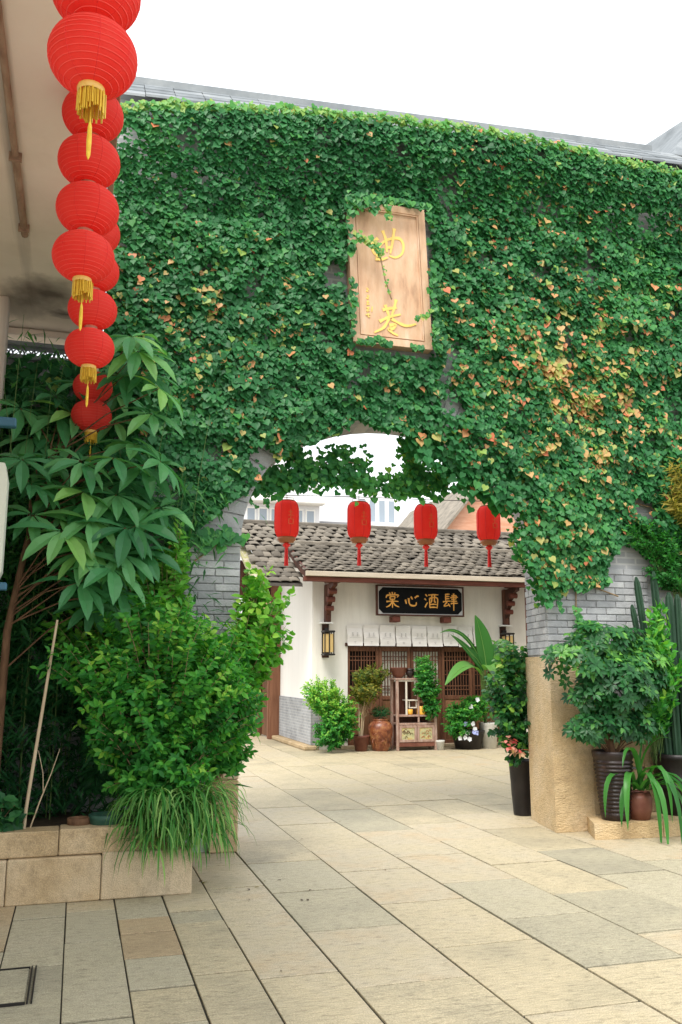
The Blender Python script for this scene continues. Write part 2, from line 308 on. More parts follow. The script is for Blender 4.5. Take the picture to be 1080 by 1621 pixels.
# ------------------------------------------------------------------ leaf templates: x across, y along, z off the blade
T = {}
T['oval'] = (np.array([(0,0,0),(-.20,.28,.05),(0,.30,0),(.20,.28,.05),(-.21,.60,.03),(0,.63,-.02),(.21,.60,.03),(0,1,-.10)]), [(0,2,1),(0,3,2),(1,2,5,4),(2,3,6,5),(4,5,7),(5,6,7)])
T['round'] = (np.array([(0,0,0),(-.30,.25,.06),(0,.30,0),(.30,.25,.06),(-.30,.62,.04),(0,.65,-.02),(.30,.62,.04),(0,1,-.08)]), T['oval'][1])
T['narrow'] = (np.array([(0,0,0),(-.07,.35,.02),(0,.38,0),(.07,.35,.02),(0,1,-.12)]), [(0,2,1),(0,3,2),(1,2,4),(2,3,4)])
T['ivy'] = (np.array([(0,.10,0),(-.26,-.05,.03),(-.52,.20,.09),(-.46,.52,.07),(-.26,.70,.03),(0,1,-.08),(.26,.70,.03),(.46,.52,.07),(.52,.20,.09),(.26,-.05,.03),(0,.42,-.03)]), [(0,10,2,1),(10,4,3,2),(10,5,4),(10,6,5),(10,8,7,6),(0,9,8,10)])
_l = []; 
for y, w, z in ((0,.012,0),(.12,.06,.01),(.3,.125,.02),(.55,.15,.01),(.8,.10,-.05),(1,.0,-.13)):
    _l += [(-w,y,z+.35*w),(0,y+.012,z),(w,y,z+.35*w)]
T['long'] = (np.array(_l), [(i*3+k, i*3+k+1, i*3+k+4, i*3+k+3) for i in range(5) for k in (0,1)])
def norm(a): return a/np.maximum(np.linalg.norm(a, axis=1, keepdims=True), 1e-9)
def frame(tip, nrm):
    tip = norm(tip); side = norm(np.cross(tip, nrm)); n = np.cross(side, tip); return side, tip, n
def leaf_mass(name, pos, tip, nrm, size, tmpl, tint, mat_, parent, kind='stuff'):
    tv, tf = T[tmpl]; side, tip, n = frame(tip, nrm); s = size[:, None]
    off = np.array(wl(parent))
    V = (pos-off)[:, None, :] + s[:, None, :]*(tv[None, :, 0:1]*side[:, None, :] + tv[None, :, 1:2]*tip[:, None, :] + tv[None, :, 2:3]*n[:, None, :])
    nl, nv = len(pos), len(tv); V = V.reshape(-1, 3)
    loops = np.concatenate([np.array(f) for f in tf]); counts = np.array([len(f) for f in tf])
    L = (loops[None, :] + (np.arange(nl)*nv)[:, None]).ravel(); cnt = np.tile(counts, nl); start = np.concatenate([[0], np.cumsum(cnt)[:-1]])
    me = bpy.data.meshes.new(name); me.vertices.add(len(V)); me.vertices.foreach_set('co', V.ravel()); me.loops.add(len(L)); me.loops.foreach_set('vertex_index', L.astype(np.int32))
    me.polygons.add(len(cnt)); me.polygons.foreach_set('loop_start', start.astype(np.int32)); me.polygons.foreach_set('loop_total', cnt.astype(np.int32))
    me.materials.append(M[mat_]); me.update(calc_edges=True)
    at = me.attributes.new('tint', 'FLOAT', 'FACE'); at.data.foreach_set('value', np.repeat(tint, len(tf)).astype(np.float32))
    o = bpy.data.objects.new(name, me); COL.objects.link(o); o.parent = parent; tag(o, kind=kind); return o
LM = {}
def leaf_objs(name, pos, tip, nrm, size, tmpl, tint, mat_, parent):
    side, tip, n = frame(tip, nrm); off = np.array(wl(parent)); tv, tf = T[tmpl]
    for i in range(len(pos)):
        q = round(float(np.clip(tint[i], 0, 1))*14)/14; key = (tmpl, mat_, q)
        if key not in LM:
            me = bpy.data.meshes.new(name); me.from_pydata([tuple(v) for v in tv], [], tf); me.materials.append(M[mat_])
            at = me.attributes.new('tint', 'FLOAT', 'FACE'); at.data.foreach_set('value', np.full(len(tf), q, np.float32)); LM[key] = me
        o = bpy.data.objects.new(name, LM[key]); COL.objects.link(o); o.parent = parent
        s = size[i]; p = pos[i]-off; a, b_, c = side[i]*s, tip[i]*s, n[i]*s
        o.matrix_basis = Matrix(((a[0],b_[0],c[0],p[0]),(a[1],b_[1],c[1],p[1]),(a[2],b_[2],c[2],p[2]),(0,0,0,1)))
CAMP = np.array((0, 0, 1.6))
def foliage(pos, tip, nrm, size, tmpl, tint, mat_, parent, nobj=0, name='foliage', leafname='leaf'):
    """the leaves that show largest become leaf parts, the others one mass"""
    pos, tip, nrm, size, tint = [np.asarray(a, float) for a in (pos, tip, nrm, size, tint)]
    if nobj:
        d = pos - CAMP; dist = np.linalg.norm(d, axis=1); _, tp, n = frame(tip, nrm)
        score = size**2/dist**2*np.abs((n*(-d/dist[:, None])).sum(1))
        # prefer leaves on the camera side of the plant
        c = pos.mean(0); fr = ((pos-c)*(CAMP-c)/np.linalg.norm(CAMP-c)).sum(1); score *= np.where(fr > np.percentile(fr, 55), 1, .15)
        order = np.argsort(-score); a, b_ = order[:nobj], order[nobj:]
        leaf_objs(leafname, pos[a], tip[a], nrm[a], size[a], tmpl, tint[a], mat_, parent)
    else: b_ = np.arange(len(pos))
    if len(b_): leaf_mass(name, pos[b_], tip[b_], nrm[b_], size[b_], tmpl, tint[b_], mat_, parent)
def shrub(name, label, cat, base, blobs, nb, per, tmpl, mat_, size, droop=.3, nobj=0, tint=(.15, .85), bark='twig', spread=.9, rb=.004, group=None, root=None, seed=1, light=.25, start=.35, stems=True):
    """branches run from the base to points in the blobs [(centre, radii)], leaves sit in pairs along their outer part"""
    rg = np.random.default_rng(seed); th = root or thing(name, base, label, cat, group)
    P_, Tp, Nn, S, C = [], [], [], [], []; mb = MB(); base = np.array(base, float)
    w = np.array([b[1][0]*b[1][1]*b[1][2] for b in blobs])**.6; w /= w.sum()
    zmin = min(b[0][2]-b[1][2] for b in blobs); zmax = max(b[0][2]+b[1][2] for b in blobs)
    for i in range(nb):
        bi = rg.choice(len(blobs), p=w); c, r = np.array(blobs[bi][0], float), np.array(blobs[bi][1], float)
        d = rg.normal(size=3); d /= np.linalg.norm(d); k = rg.uniform(.35, 1)**.45
        end = c + d*r*k*(1+.18*noise.noise(Vector(d*2.3)+Vector((bi, seed, 0))))
        root_p = c + (base-c)*.55 + rg.normal(size=3)*r*.12 if len(blobs) > 1 else base + (c-base)*.3 + rg.normal(size=3)*r*.15
        mid = (root_p+end)/2 + np.array((0, 0, .16+.1*rg.random()))*np.linalg.norm(end-root_p) + rg.normal(size=3)*.05*r
        ts = np.linspace(0, 1, 6); pts = [(1-t)**2*root_p + 2*t*(1-t)*mid + t*t*end for t in ts]
        if stems and i % 2 == 0: mb.tube(pts, [rb*(1.6-1.3*t) for t in ts], 4, cap=False)
        ct = rg.normal(0, .12)
        for j in range(per):
            t = start + (1-start)*(j+rg.random())/per; p = (1-t)**2*root_p + 2*t*(1-t)*mid + t*t*end
            tan = 2*(1-t)*(mid-root_p) + 2*t*(end-mid); tan /= np.linalg.norm(tan)+1e-9
            up = np.array((0, 0, 1.)); sd = np.cross(tan, up); sd /= np.linalg.norm(sd)+1e-9
            sgn = 1 if j % 2 else -1; ra_ = rg.normal(0, .75); sd = sd*cos(ra_) + np.cross(tan, sd)*sin(ra_)
            tp = tan*(.55+.5*(j == per-1)) + sd*sgn*spread + np.array((0, 0, -droop)) + rg.normal(size=3)*.22
            n = up*.55 + (p-c)/r*.75 + np.array((0,-.35,0)) + rg.normal(size=3)*.35
            P_.append(p); Tp.append(tp); Nn.append(n); S.append(size*rg.uniform(.65, 1.2))
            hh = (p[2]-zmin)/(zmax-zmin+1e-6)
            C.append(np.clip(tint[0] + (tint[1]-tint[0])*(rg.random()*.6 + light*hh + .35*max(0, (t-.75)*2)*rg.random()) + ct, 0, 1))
    if stems: mb.build('branches', M[bark], th)
    foliage(P_, Tp, Nn, S, tmpl, C, mat_, th, nobj)
    return th
def strap(pts, w, prof=None, fold=.25, up=(0, 0, 1)):
    """ribbon leaf along a path; returns verts, faces"""
    pts = [Vector(p) for p in pts]; n = len(pts); v = []
    for i, p in enumerate(pts):
        d = (pts[min(i+1, n-1)]-pts[max(i-1, 0)]).normalized(); sd = d.cross(Vector(up)); sd = sd.normalized() if sd.length > 1e-4 else d.orthogonal().normalized(); nn = sd.cross(d)
        t = i/(n-1); ww = w*(prof(t) if prof else max(.03, sin(pi*min(1, .12+.88*t))**.6 if t > .5 else min(1, .45+1.4*t)))
        v += [p-sd*ww/2+nn*fold*ww/2, p, p+sd*ww/2+nn*fold*ww/2]
    return v, [(i*3+k, i*3+k+1, i*3+k+4, i*3+k+3) for i in range(n-1) for k in (0, 1)]
def tinted(o, val):
    me = o.data; at = me.attributes.new('tint', 'FLOAT', 'FACE'); n = len(me.polygons)
    at.data.foreach_set('value', np.full(n, val, np.float32) if np.isscalar(val) else np.asarray(val, np.float32)); return o
def arc(p, d, length, droop, n=7):
    """a path that leaves p along d and bends down under its weight"""
    p = Vector(p); d = Vector(d).normalized(); out = [p.copy()]; st = length/(n-1)
    for i in range(n-1):
        d = (d + Vector((0, 0, -droop*(i+1)/(n-1)))).normalized(); p = p + d*st; out.append(p.copy())
    return out
def strokes(mb, polys, depth, face='-y', w0=.02, step=.0006):
    """brush strokes as thin raised ribbons; each polyline of (x, z) gets its own depth so that none share a plane"""
    for k, (pl, w) in enumerate(polys):
        pts = [Vector((x, 0, z)) for x, z in pl]
        if len(pts) == 2: pts = [pts[0], (pts[0]+pts[1])/2 + Vector((0, 0, .03*(pts[1]-pts[0]).length)), pts[1]]
        # smooth
        q = []
        for i in range(len(pts)-1):
            a, b_ = pts[i], pts[i+1]; pa = pts[i-1] if i else a*2-b_; pb = pts[i+2] if i+2 < len(pts) else b_*2-a
            for j in range(4):
                t = j/4; q.append(.5*((2*a)+(-pa+b_)*t+(2*pa-5*a+4*b_-pb)*t*t+(-pa+3*a-3*b_+pb)*t**3))
        q.append(pts[-1]); n = len(q); y = depth - step*k; L, R = [], []
        for i, p in enumerate(q):
            d = (q[min(i+1, n-1)]-q[max(i-1, 0)]).normalized(); s_ = Vector((-d.z, 0, d.x)); t = i/(n-1)
            ww = w*(.75+.45*cos(pi*t*2)**2*(1 if t < .5 else .55))*(1 if t < .8 else 1-1.6*(t-.8)*1.6)
            L.append(p+s_*ww/2); R.append(p-s_*ww/2)
        v = [Vector((p.x, y, p.z)) for p in L+R] + [Vector((p.x, y+.006, p.z)) for p in L+R]
        f = []
        for i in range(n-1): f += [(i, i+1, n+i+1, n+i), (2*n+i, 2*n+i+1, i+1, i), (n+i, n+i+1, 3*n+i+1, 3*n+i)]
        mb.add(v, f)

# ================================================================== the ground and its paving
g = MB(); g.add([(-150,-60,-.09),(150,-60,-.09),(150,260,-.09),(-150,260,-.09)], [(0,1,2,3)]); tag(g.build('ground', M['ground_far']), kind='structure')
bed = MB(); bed.add([(-3,1,-.009),(16,1,-.009),(16,27,-.009),(-3,27,-.009)], [(0,1,2,3)])
pavement = bed.build('pavement', M['joint']); tag(pavement, kind='structure')
SX = [-1.63,-1.3,-.98,-.65,-.32,.01,.335,.67,1.0,1.44,2.09,2.74,3.385,4.03,4.68] + [4.68+.65*i for i in range(1, 14)]
known = {-.32:[5.41,6.4,4.4], .01:[5.79,4.55], .335:[6.22,5.88,5.40,4.89,4.41], .67:[6.30,6.016,5.015,4.05], 1.0:[6.86,5.85,4.863,3.9], 1.44:[4.594,5.609,6.6,7.6], 2.09:[4.03,5.087,6.09,7.1], 2.74:[4.53,5.507,6.518,7.5], 3.385:[5.0,5.991,7.0,8.087], 4.03:[5.4,6.446,7.4], 4.68:[5.8,6.778]}
rg = random.Random(3); nsl = 0
for i in range(len(SX)-1):
    x0, x1 = SX[i], SX[i+1]; js = sorted(known.get(x0, []))
    if not js: js = [3.2 + rg.random()]
    step = .95 if x1-x0 > .5 else .8
    while js[0] > 2.4: js.insert(0, js[0]-step*rg.uniform(.8, 1.15))
    while js[-1] < 26.5: js.append(js[-1]+step*rg.uniform(.85, 1.5)*(1.0 if js[-1] < 10 else 1.35))
    for a, b_ in zip(js, js[1:]):
        yc, xc = (a+b_)/2, (x0+x1)/2
        if b_ < 2.9 or xc < -.16*yc-.75 or xc > (.80*yc+1.5 if yc < 9 else .8*yc+.3) or (xc > 4.62 and a > 18.2): continue
        if x1 < .95 and a > 7.2: continue
        g_ = (.008 if rg.random() < .65 else .005)*(1 if x1-x0 > .5 else .7); dz = rg.uniform(-.004, .003)
        mb = MB(); y0, y1 = a+.010, b_-.010
        mb.box(x0+g_, x1-g_, y0, y1, -.07+.002*rg.random(), dz, c=.0025)
        mt = 'pave'
        if x1 <= .34 and b_ < 7.2: mt = 'pave_grey'
        elif x1 <= 1.01 and b_ < 7.2: mt = rg.choice(['pave', 'pave_grey'])
        elif rg.random() < (.16 if yc < 7.5 else .05): mt = 'pave_grey'
        if (x0 == .335 and 5.3 < yc < 6.3) or (x0 == -.65 and yc > 5.5): mt = 'pave_rust'
        o = mb.build('paving_slab', M[mt], pavement); nsl += 1
# a few fallen leaves and bits of litter
rgl = np.random.default_rng(77); nlf = 46; px_ = rgl.uniform(.2, 6.0, nlf); py_ = rgl.uniform(3.6, 15, nlf); py_[:14] = rgl.uniform(6.2, 8.2, 14); px_[:14] = rgl.uniform(.95, 1.9, 14)
leaf_mass('fallen_leaves', np.stack([px_, py_, np.full(nlf, .006)], 1), np.stack([rgl.normal(size=nlf), rgl.normal(size=nlf), np.zeros(nlf)], 1), np.tile((.05, 0, 1.), (nlf, 1)), rgl.uniform(.02, .05, nlf), 'oval', rgl.uniform(0, 1, nlf), 'litter_leaf', None)['label'] = 'small fallen leaves scattered over the paving'
# stone lid of an inspection shaft
lid = thing('inspection_cover', (-.3, 5.1, 0), 'square stone inspection cover with metal edge set in grey paving slab', 'cover')
mb = MB(); mb.box(-.60, -.165, 4.86, 5.36, .001, .010, c=.003); mb.build('stone_lid', M['pave_grey'], lid)
mb = MB()
for x in (-.155, -.135): mb.box(x, x+.008, 4.84, 5.385, .001, .014)
mb.box(-.60, -.16, 5.37, 5.38, .001, .013); mb.box(-.60, -.16, 4.835, 4.845, .001, .013); mb.build('metal_edge', M['black_iron'], lid)

# ================================================================== the gate wall with its arch
WY0, WY1 = 8.20, 8.92
wall = thing('gate_wall', (3.0, 8.5, 0), 'tall grey brick gate wall with round arch, overgrown with ivy', 'wall')
def zt(x): return 7.25 + .06*(x-.1)
def archpts(c, rx, n=28): return [(c-rx*cos(pi*i/n), 2.8+1.4*sin(pi*i/n)) for i in range(n+1)]
fa, ba = archpts(3.065, 1.625), archpts(3.15, 1.71)
mb = MB()
XR = 8.4
for pts, y, xl, xr in ((fa, WY0, 1.44, 4.69), (ba, WY1, 1.44, 4.86)):
    mb.add([(.1,y,0),(xl,y,0),(xl,y,2.8),(xl,y,zt(xl)),(.1,y,zt(.1))], [(0,1,2,3,4)])
    mb.add([(xr,y,0),(XR,y,0),(XR,y,zt(XR)),(xr,y,zt(xr)),(xr,y,2.8)], [(0,1,2,3,4)])
    for p, q in zip(pts, pts[1:]): mb.add([(p[0],y,p[1]),(q[0],y,q[1]),(q[0],y,zt(q[0])),(p[0],y,zt(p[0]))], [(0,1,2,3)])
mb.add([(.1,WY0,0),(.1,WY1,0),(.1,WY1,zt(.1)),(.1,WY0,zt(.1))], [(0,1,2,3)]); mb.add([(XR,WY0,0),(XR,WY1,0),(XR,WY1,zt(XR)),(XR,WY0,zt(XR))], [(0,1,2,3)])
mb.add([(.1,WY0,zt(.1)),(XR,WY0,zt(XR)),(XR,WY1,zt(XR)),(.1,WY1,zt(.1))], [(0,1,2,3)])
full_f = [(1.44,0)] + fa + [(4.69,0)]; full_b = [(1.44,0)] + ba + [(4.86,0)]
for i in range(len(full_f)-1):
    a, b_, c, d = full_f[i], full_f[i+1], full_b[i+1], full_b[i]; mb.add([(a[0],WY0,a[1]),(b_[0],WY0,b_[1]),(c[0],WY1,c[1]),(d[0],WY1,d[1])], [(0,1,2,3)])
mb.build('wall_body', M['wall_brick'], wall)
# bricks where the ivy leaves the masonry bare
rg = random.Random(5); H_ = .072
def brick_row(x0, x1, z, y, shift, L=.24, mat_='brick', dep=.016):
    x = x0 - shift
    while x < x1-.02:
        a, b_ = max(x, x0)+.005, min(x+L, x1)-.005
        if b_-a > .03:
            mb = MB(); p = rg.uniform(-.003, .003); mb.box(a, b_, y-dep+p, y+.01, z+.004, z+H_-.006, c=.004); mb.build('brick', M[mat_], wall)
        x += L
for k in range(int((3.05-1.75)/H_)):          # left jamb beside the arch
    z = 1.75 + k*H_; brick_row(.92 if k % 2 else .96, 1.438, z, WY0, .12*(k % 2))
for k in range(int((2.75-1.75)/H_)):          # right pier, front
    z = 1.752 + k*H_; brick_row(4.69, 5.95, z, WY0, .12*(k % 2))
nv = Vector((4.86-4.69, WY1-WY0, 0)).normalized(); nn_ = Vector((-nv.y, nv.x, 0)); LN = sqrt(.17**2+.72**2)
for k in range(int((2.75-1.755)/H_)):         # right pier, splayed reveal
    z = 1.756 + k*H_; x = -.12*(k % 2)
    while x < LN:
        a, b_ = max(x, 0.004)+.004, min(x+.24, LN)-.005
        if b_-a > .03:
            mb = MB(); p0 = Vector((4.69, WY0, 0)); pr = .014+rg.uniform(-.003, .003)
            q = [p0+nv*a, p0+nv*b_, p0+nv*b_+nn_*pr, p0+nv*a+nn_*pr]
            mb.add([(p.x, p.y, z+.004) for p in q]+[(p.x, p.y, z+H_-.006) for p in q], [(0,1,2,3),(7,6,5,4),(0,4,5,1),(1,5,6,2),(2,6,7,3),(3,7,4,0)])
            mb.build('brick', M['brick'], wall)
        x += .24
# radiating arch bricks
mb = MB()
for i in range(34):
    a0, a1 = pi*(i+.06)/34, pi*(i+.94)/34; q = []
    for a, k in ((a0,1.0),(a1,1.0),(a1,1.19),(a0,1.19)): q.append((3.065-1.625*k*cos(a), 2.8+1.4*k*sin(a)))
    mb.prism(q, 'y', WY0-.018, WY0+.01)
tag(mb.build('arch_bricks', M['brick'], wall), kind='stuff')
# splayed stone plinth of the right pier, and the lower dado beside it
mb = MB()
def hexa(mb, q, z0, z1): mb.add([(p[0],p[1],z0) for p in q]+[(p[0],p[1],z1) for p in q], [(3,2,1,0),(4,5,6,7),(0,1,5,4),(1,2,6,5),(2,3,7,6),(3,0,4,7)])
hexa(mb, [(4.665,8.13),(5.12,8.13),(5.12,8.95),(4.835,8.95)], 0, 1.74); mb.build('plinth_block', M['granite'], wall)
for x0, x1, z0, z1 in ((5.125,5.60,0,.60),(5.605,6.30,0,.58),(6.305,7.0,0,.6),(5.125,5.75,.605,1.25),(5.755,6.02,.585,.92),(5.755,6.02,.925,1.25),(6.025,6.8,.605,1.25)):
    MB().box(x0, x1, 8.15, 8.25, z0, z1, c=.008).build('plinth_block', M['granite'], wall)
for z0, z1 in ((0,.62),(.625,1.2),(1.205,1.74)):
    MB().box(1.20, 1.455, 8.12, 8.85, z0, z1, c=.01).build('plinth_block', M['granite_side'], wall)
# tiled coping
def ez(x): return 7.13+.062*(x-.13)
def rz_(x): return 7.62+.060*(x-.18)
rg = random.Random(8)
for c_ in range(4):
    t0, t1 = c_/4, (c_+1)/4+.06; x = .06
    while x < 7.6:
        xe = 8.3 if c_ < 2 else 7.6
        y0, y1 = 7.93+(8.5-7.93)*t0, 7.93+(8.5-7.93)*t1; hz = .012*c_
        hip = max(0, (x-6.6)/1.2)
        z0, z1 = [ez(x)+(rz_(x)-ez(x))*t*(1-.55*hip)+hz for t in (t0, t1)]; dx = .30
        mb = MB(); e = rg.uniform(-.006, .006)
        v = [(x+.004,y0,z0+e),(x+dx-.004,y0,z0+e+.02),(x+dx-.004,y1,z1+.02),(x+.004,y1,z1)]
        mb.add(v+[(p[0],p[1],p[2]+.028) for p in v], [(3,2,1,0),(4,5,6,7),(0,1,5,4),(1,2,6,5),(2,3,7,6),(3,0,4,7)])
        mb.build('coping_tile', M['coping_tile'], wall); x += dx
mb = MB(); v = []
for x in (.06, 6.6): v += [(x,8.44,rz_(x)-.05),(x,8.58,rz_(x)-.05),(x,8.58,rz_(x)+.09),(x,8.44,rz_(x)+.09)]
mb.add(v, [(0,1,2,3),(7,6,5,4),(0,4,5,1),(1,5,6,2),(2,6,7,3),(3,7,4,0)])
v = []
for x, k in ((6.6,0),(8.3,-.62)): v += [(x,8.44,rz_(x)-.1+k),(x,8.58,rz_(x)-.1+k),(x,8.58,rz_(x)-.0+k),(x,8.44,rz_(x)-.0+k)]
mb.add(v, [(0,1,2,3),(7,6,5,4),(0,4,5,1),(1,5,6,2),(2,6,7,3),(3,7,4,0)])
mb.build('ridge', M['coping_tile'], wall)
mb = MB(); v = [(.08,8.0,zt(.1)-.12),(8.3,8.0,zt(8.3)-.12),(8.3,8.9,zt(8.3)-.12),(.08,8.9,zt(.1)-.12)]; v2 = [(.08,7.97,ez(.1)-.01),(8.3,7.97,ez(8.3)-.01),(8.3,8.5,rz_(8.3)-.62),(.08,8.5,rz_(.1)-.02)]
mb.add([(.08,8.02,7.0),(8.3,8.02,7.45),(8.3,8.02,ez(8.3)-.02),(.08,8.02,ez(.1)-.01)], [(0,1,2,3)]); mb.add([(.08,8.92,7.2),(6.6,8.92,7.6),(6.6,8.5,rz_(6.6)),(.08,8.5,rz_(.1))], [(0,1,2,3)])
mb.build('eave_course', M['coping_tile'], wall)

# lower garden wall on the left with an openwork tile crest
lw = thing('garden_wall', (-1.4, 8.6, 0), 'low ivy-covered garden wall with openwork tile crest under the left eave', 'wall')
MB().box(-4.2, .3, 8.5, 8.8, 0, 4.52).build('wall_body', M['wall_brick'], lw)
MB().box(-4.2, .08, 8.46, 8.84, 4.52, 4.57, c=.01).build('coping', M['coping_tile'], lw)
for i in range(14):
    cx = -1.35+i*.105
    MB().tube([(cx-.05,8.62,4.57),(cx-.03,8.62,4.64),(cx,8.62,4.67),(cx+.03,8.62,4.64),(cx+.05,8.62,4.57)], .009, 5).build('crest_tile', M['coping_tile'], lw)
    MB().tube([(cx-.05,8.64,4.68),(cx-.03,8.64,4.62),(cx,8.64,4.58),(cx+.03,8.64,4.62),(cx+.05,8.64,4.68)], .009, 5).build('crest_tile', M['coping_tile'], lw)
MB().box(-4.2, .08, 8.55, 8.7, 4.69, 4.73).build('crest_rail', M['coping_tile'], lw)

# ------------------------------------------------------------------ ivy
ivy = thing('ivy', (3.0, 8.15, .6), 'dense green ivy with orange leaves covering the gate wall', 'ivy')
LOX = [(.1,.6),(.80,.6),(.84,2.5),(1.0,2.88),(1.2,3.05),(1.42,3.22),(1.6,3.48),(1.75,3.62),(2.1,3.86),(2.5,4.03),(2.8,4.06),(3.1,4.04),(3.4,4.0),(3.68,3.78),(3.88,3.58),(4.10,3.46),(4.24,3.36),(4.32,3.0),(4.42,2.74),(4.52,2.48),(4.60,2.28),(4.75,2.34),(4.99,2.46),(5.37,2.5),(5.43,2.81),(5.6,2.98),(6.0,2.8),(6.34,2.5),(7.4,1.4),(8.4,1.4)]
HIX = [(.1,6.98),(.8,7.15),(1.74,7.28),(2.5,7.37),(3.34,7.43),(4.24,7.48),(5.03,7.47),(5.68,7.42),(6.5,7.42),(8.4,7.5)]
def nz2(x, z, s, o=0): return noise.noise(Vector((x*s, z*s, o)))
P_, Tp, Nn, S, C = [], [], [], [], []
rgn = np.random.default_rng(11); lx, lz = zip(*LOX); hx, hz = zip(*HIX)
def ivy_tint(x, z):
    k = .10+.22*rgn.random()+.12*nz2(x, z, 1.1, 3)+.10*max(0, nz2(x, z, 2.2, 4)) + .05*np.clip((x-2)/4, 0, 1)
    if rgn.random() < .22: k += .16*rgn.random()
    aut = .016 + .55*math.exp(-((x-5.15)/.75)**2-((z-4.75)/.75)**2) + .26*math.exp(-((x-4.9)/1.3)**2-((z-4.5)/1.3)**2) + .22*math.exp(-((x-1.1)/.9)**2-((z-4.9)/.6)**2) + .30*math.exp(-((x-4.9)/.5)**2-((z-2.6)/.25)**2) + .07*math.exp(-((x-1.55)/.3)**2-((z-3.7)/.3)**2) + .05*math.exp(-((x-5.6)/.25)**2-((z-3.5)/.4)**2) + (.05 if x > 3.6 and z > 5.3 else 0)
    cl = nz2(x, z, 3.2, 9)
    if rgn.random() < aut*(.32+1.5*max(0, cl)): k = rgn.uniform(.66, .90) if rgn.random() < .75 else rgn.uniform(.86, 1.0)
    if z > np.interp(x, hx, hz)-.10: k = max(k, rgn.uniform(.45, .74))
    return k
PL = (2.43, 3.44, 4.80, 6.50)
def put_ivy(x, y, z, size, flat_=.75):
    P_.append((x, y, z)); a = rgn.normal(0, .45); Tp.append((sin(a), -.28+.25*rgn.normal(), -cos(a)*.9)); Nn.append((rgn.normal(0, .28), -1, .40+.25*rgn.normal())); C.append(ivy_tint(x, z)); S.append(size*(1.2 if C[-1] > .7 and z < 6.9 else 1))
n = 0
while n < 84000:
    x = rgn.uniform(.1, 7.6); z = rgn.uniform(.5, 7.85); edge = .10*nz2(x, z, 4, 1)
    lo, hi = np.interp(x, lx, lz)+edge, np.interp(x, hx, hz)+.035*nz2(x, z, 6, 2)
    if z < lo or z > hi: continue
    th_ = .10+.15*(.5+.5*nz2(x, z, 1.7, 5))+.10*nz2(x, z, 4.5, 6)
    if z-lo < .25: th_ *= .7
    if nz2(x, z, 2.9, 7) > .44 and rgn.random() < .75: continue            # thin places where the masonry shows
    for cx, cz, r in ((.72,3.3,.16),(2.36,5.62,.13),(.62,2.78,.12),(5.92,3.32,.15),(1.62,3.62,.14),(3.62,4.32,.13)):
        if (x-cx)**2+(z-cz)**2 < (r*(1+.5*nz2(x, z, 6, 8)))**2 and rgn.random() < .93: break
    else:
        if PL[0]-.0 < x < PL[1] and PL[2] < z < PL[3]:
            dl, dr, db, dt = x-PL[0], PL[1]-x, z-PL[2], PL[3]-z; wob = .012+.05*nz2(x, z, 5, 12)
            corner = (dl < .22+.1*nz2(x,z,4,2) and dt < .16) or (dl < .10 and db < .45*(.5+nz2(x,z,2,1)))
            if min(dl, dr, db, dt) > wob and not corner: continue
        yb = WY0 - .02 - th_*rgn.random()**.55
        if z > hi-.9: yb = yb + (min(yb, 7.90-.08*rgn.random())-yb)*min(1, max(0, (z-hi+.9)/.55))
        if x > 3.3 and z < 2.8+1.4*sqrt(max(0, 1-((x-3.065)/1.625)**2)) and x < 4.7: yb = WY0+.10-.30*rgn.random()
        put_ivy(x, yb, z, rgn.uniform(.032, .060)+.034*rgn.random()**4); n += 1
# leaves on the low garden wall
for _ in range(2600):
    x = rgn.uniform(-2.0, .08); z = rgn.uniform(1.2, 4.56); put_ivy(x, 8.48-.15*rgn.random(), z, rgn.uniform(.07, .12)); C[-1] *= .7
# curtain hanging across the arch, along a slack line
strands = [[(1.50,3.42),(1.75,3.46),(2.0,3.50),(2.3,3.56),(2.6,3.58),(2.9,3.48),(3.2,3.50),(3.5,3.54),(3.8,3.58)],[(2.30,3.72),(2.5,3.78),(2.7,3.76),(2.85,3.62)],[(3.25,4.0),(3.35,3.75),(3.5,3.6)],[(2.0,3.9),(2.05,3.75),(2.2,3.6)]]
for si, st in enumerate(strands):
    MB().tube([(x, 8.62+.03*sin(x*9), z) for x, z in st], .008, 4).build('stem', M['twig'], ivy)
    for _ in range(1500 if si == 0 else 170):
        i = rgn.integers(len(st)-1); t = rgn.random(); x = st[i][0]+(st[i+1][0]-st[i][0])*t; z = st[i][1]+(st[i+1][1]-st[i][1])*t
        k = (.5+.5*nz2(x, 0, 3.1, 2)); 
        if si == 0 and (2.78 < x < 3.12) and rgn.random() < .6: continue
        put_ivy(x+rgn.normal(0, .04), 8.6+rgn.normal(0, .07), z+.06+rgn.normal(0, .05+.05*k), rgn.uniform(.04, .08)); C[-1] = min(C[-1]+.22*rgn.random(), .68)
for _ in range(420):       # short strands dangling from the right of the arch
    x = rgn.uniform(3.2, 4.25); z0 = np.interp(x, lx, lz); put_ivy(x, 8.2+rgn.normal(0, .08), z0-.30*rgn.random()**2.5*(1 if x < 3.9 else .4), rgn.uniform(.06, .11))
P_, Tp, Nn, S, C = map(np.array, (P_, Tp, Nn, S, C))
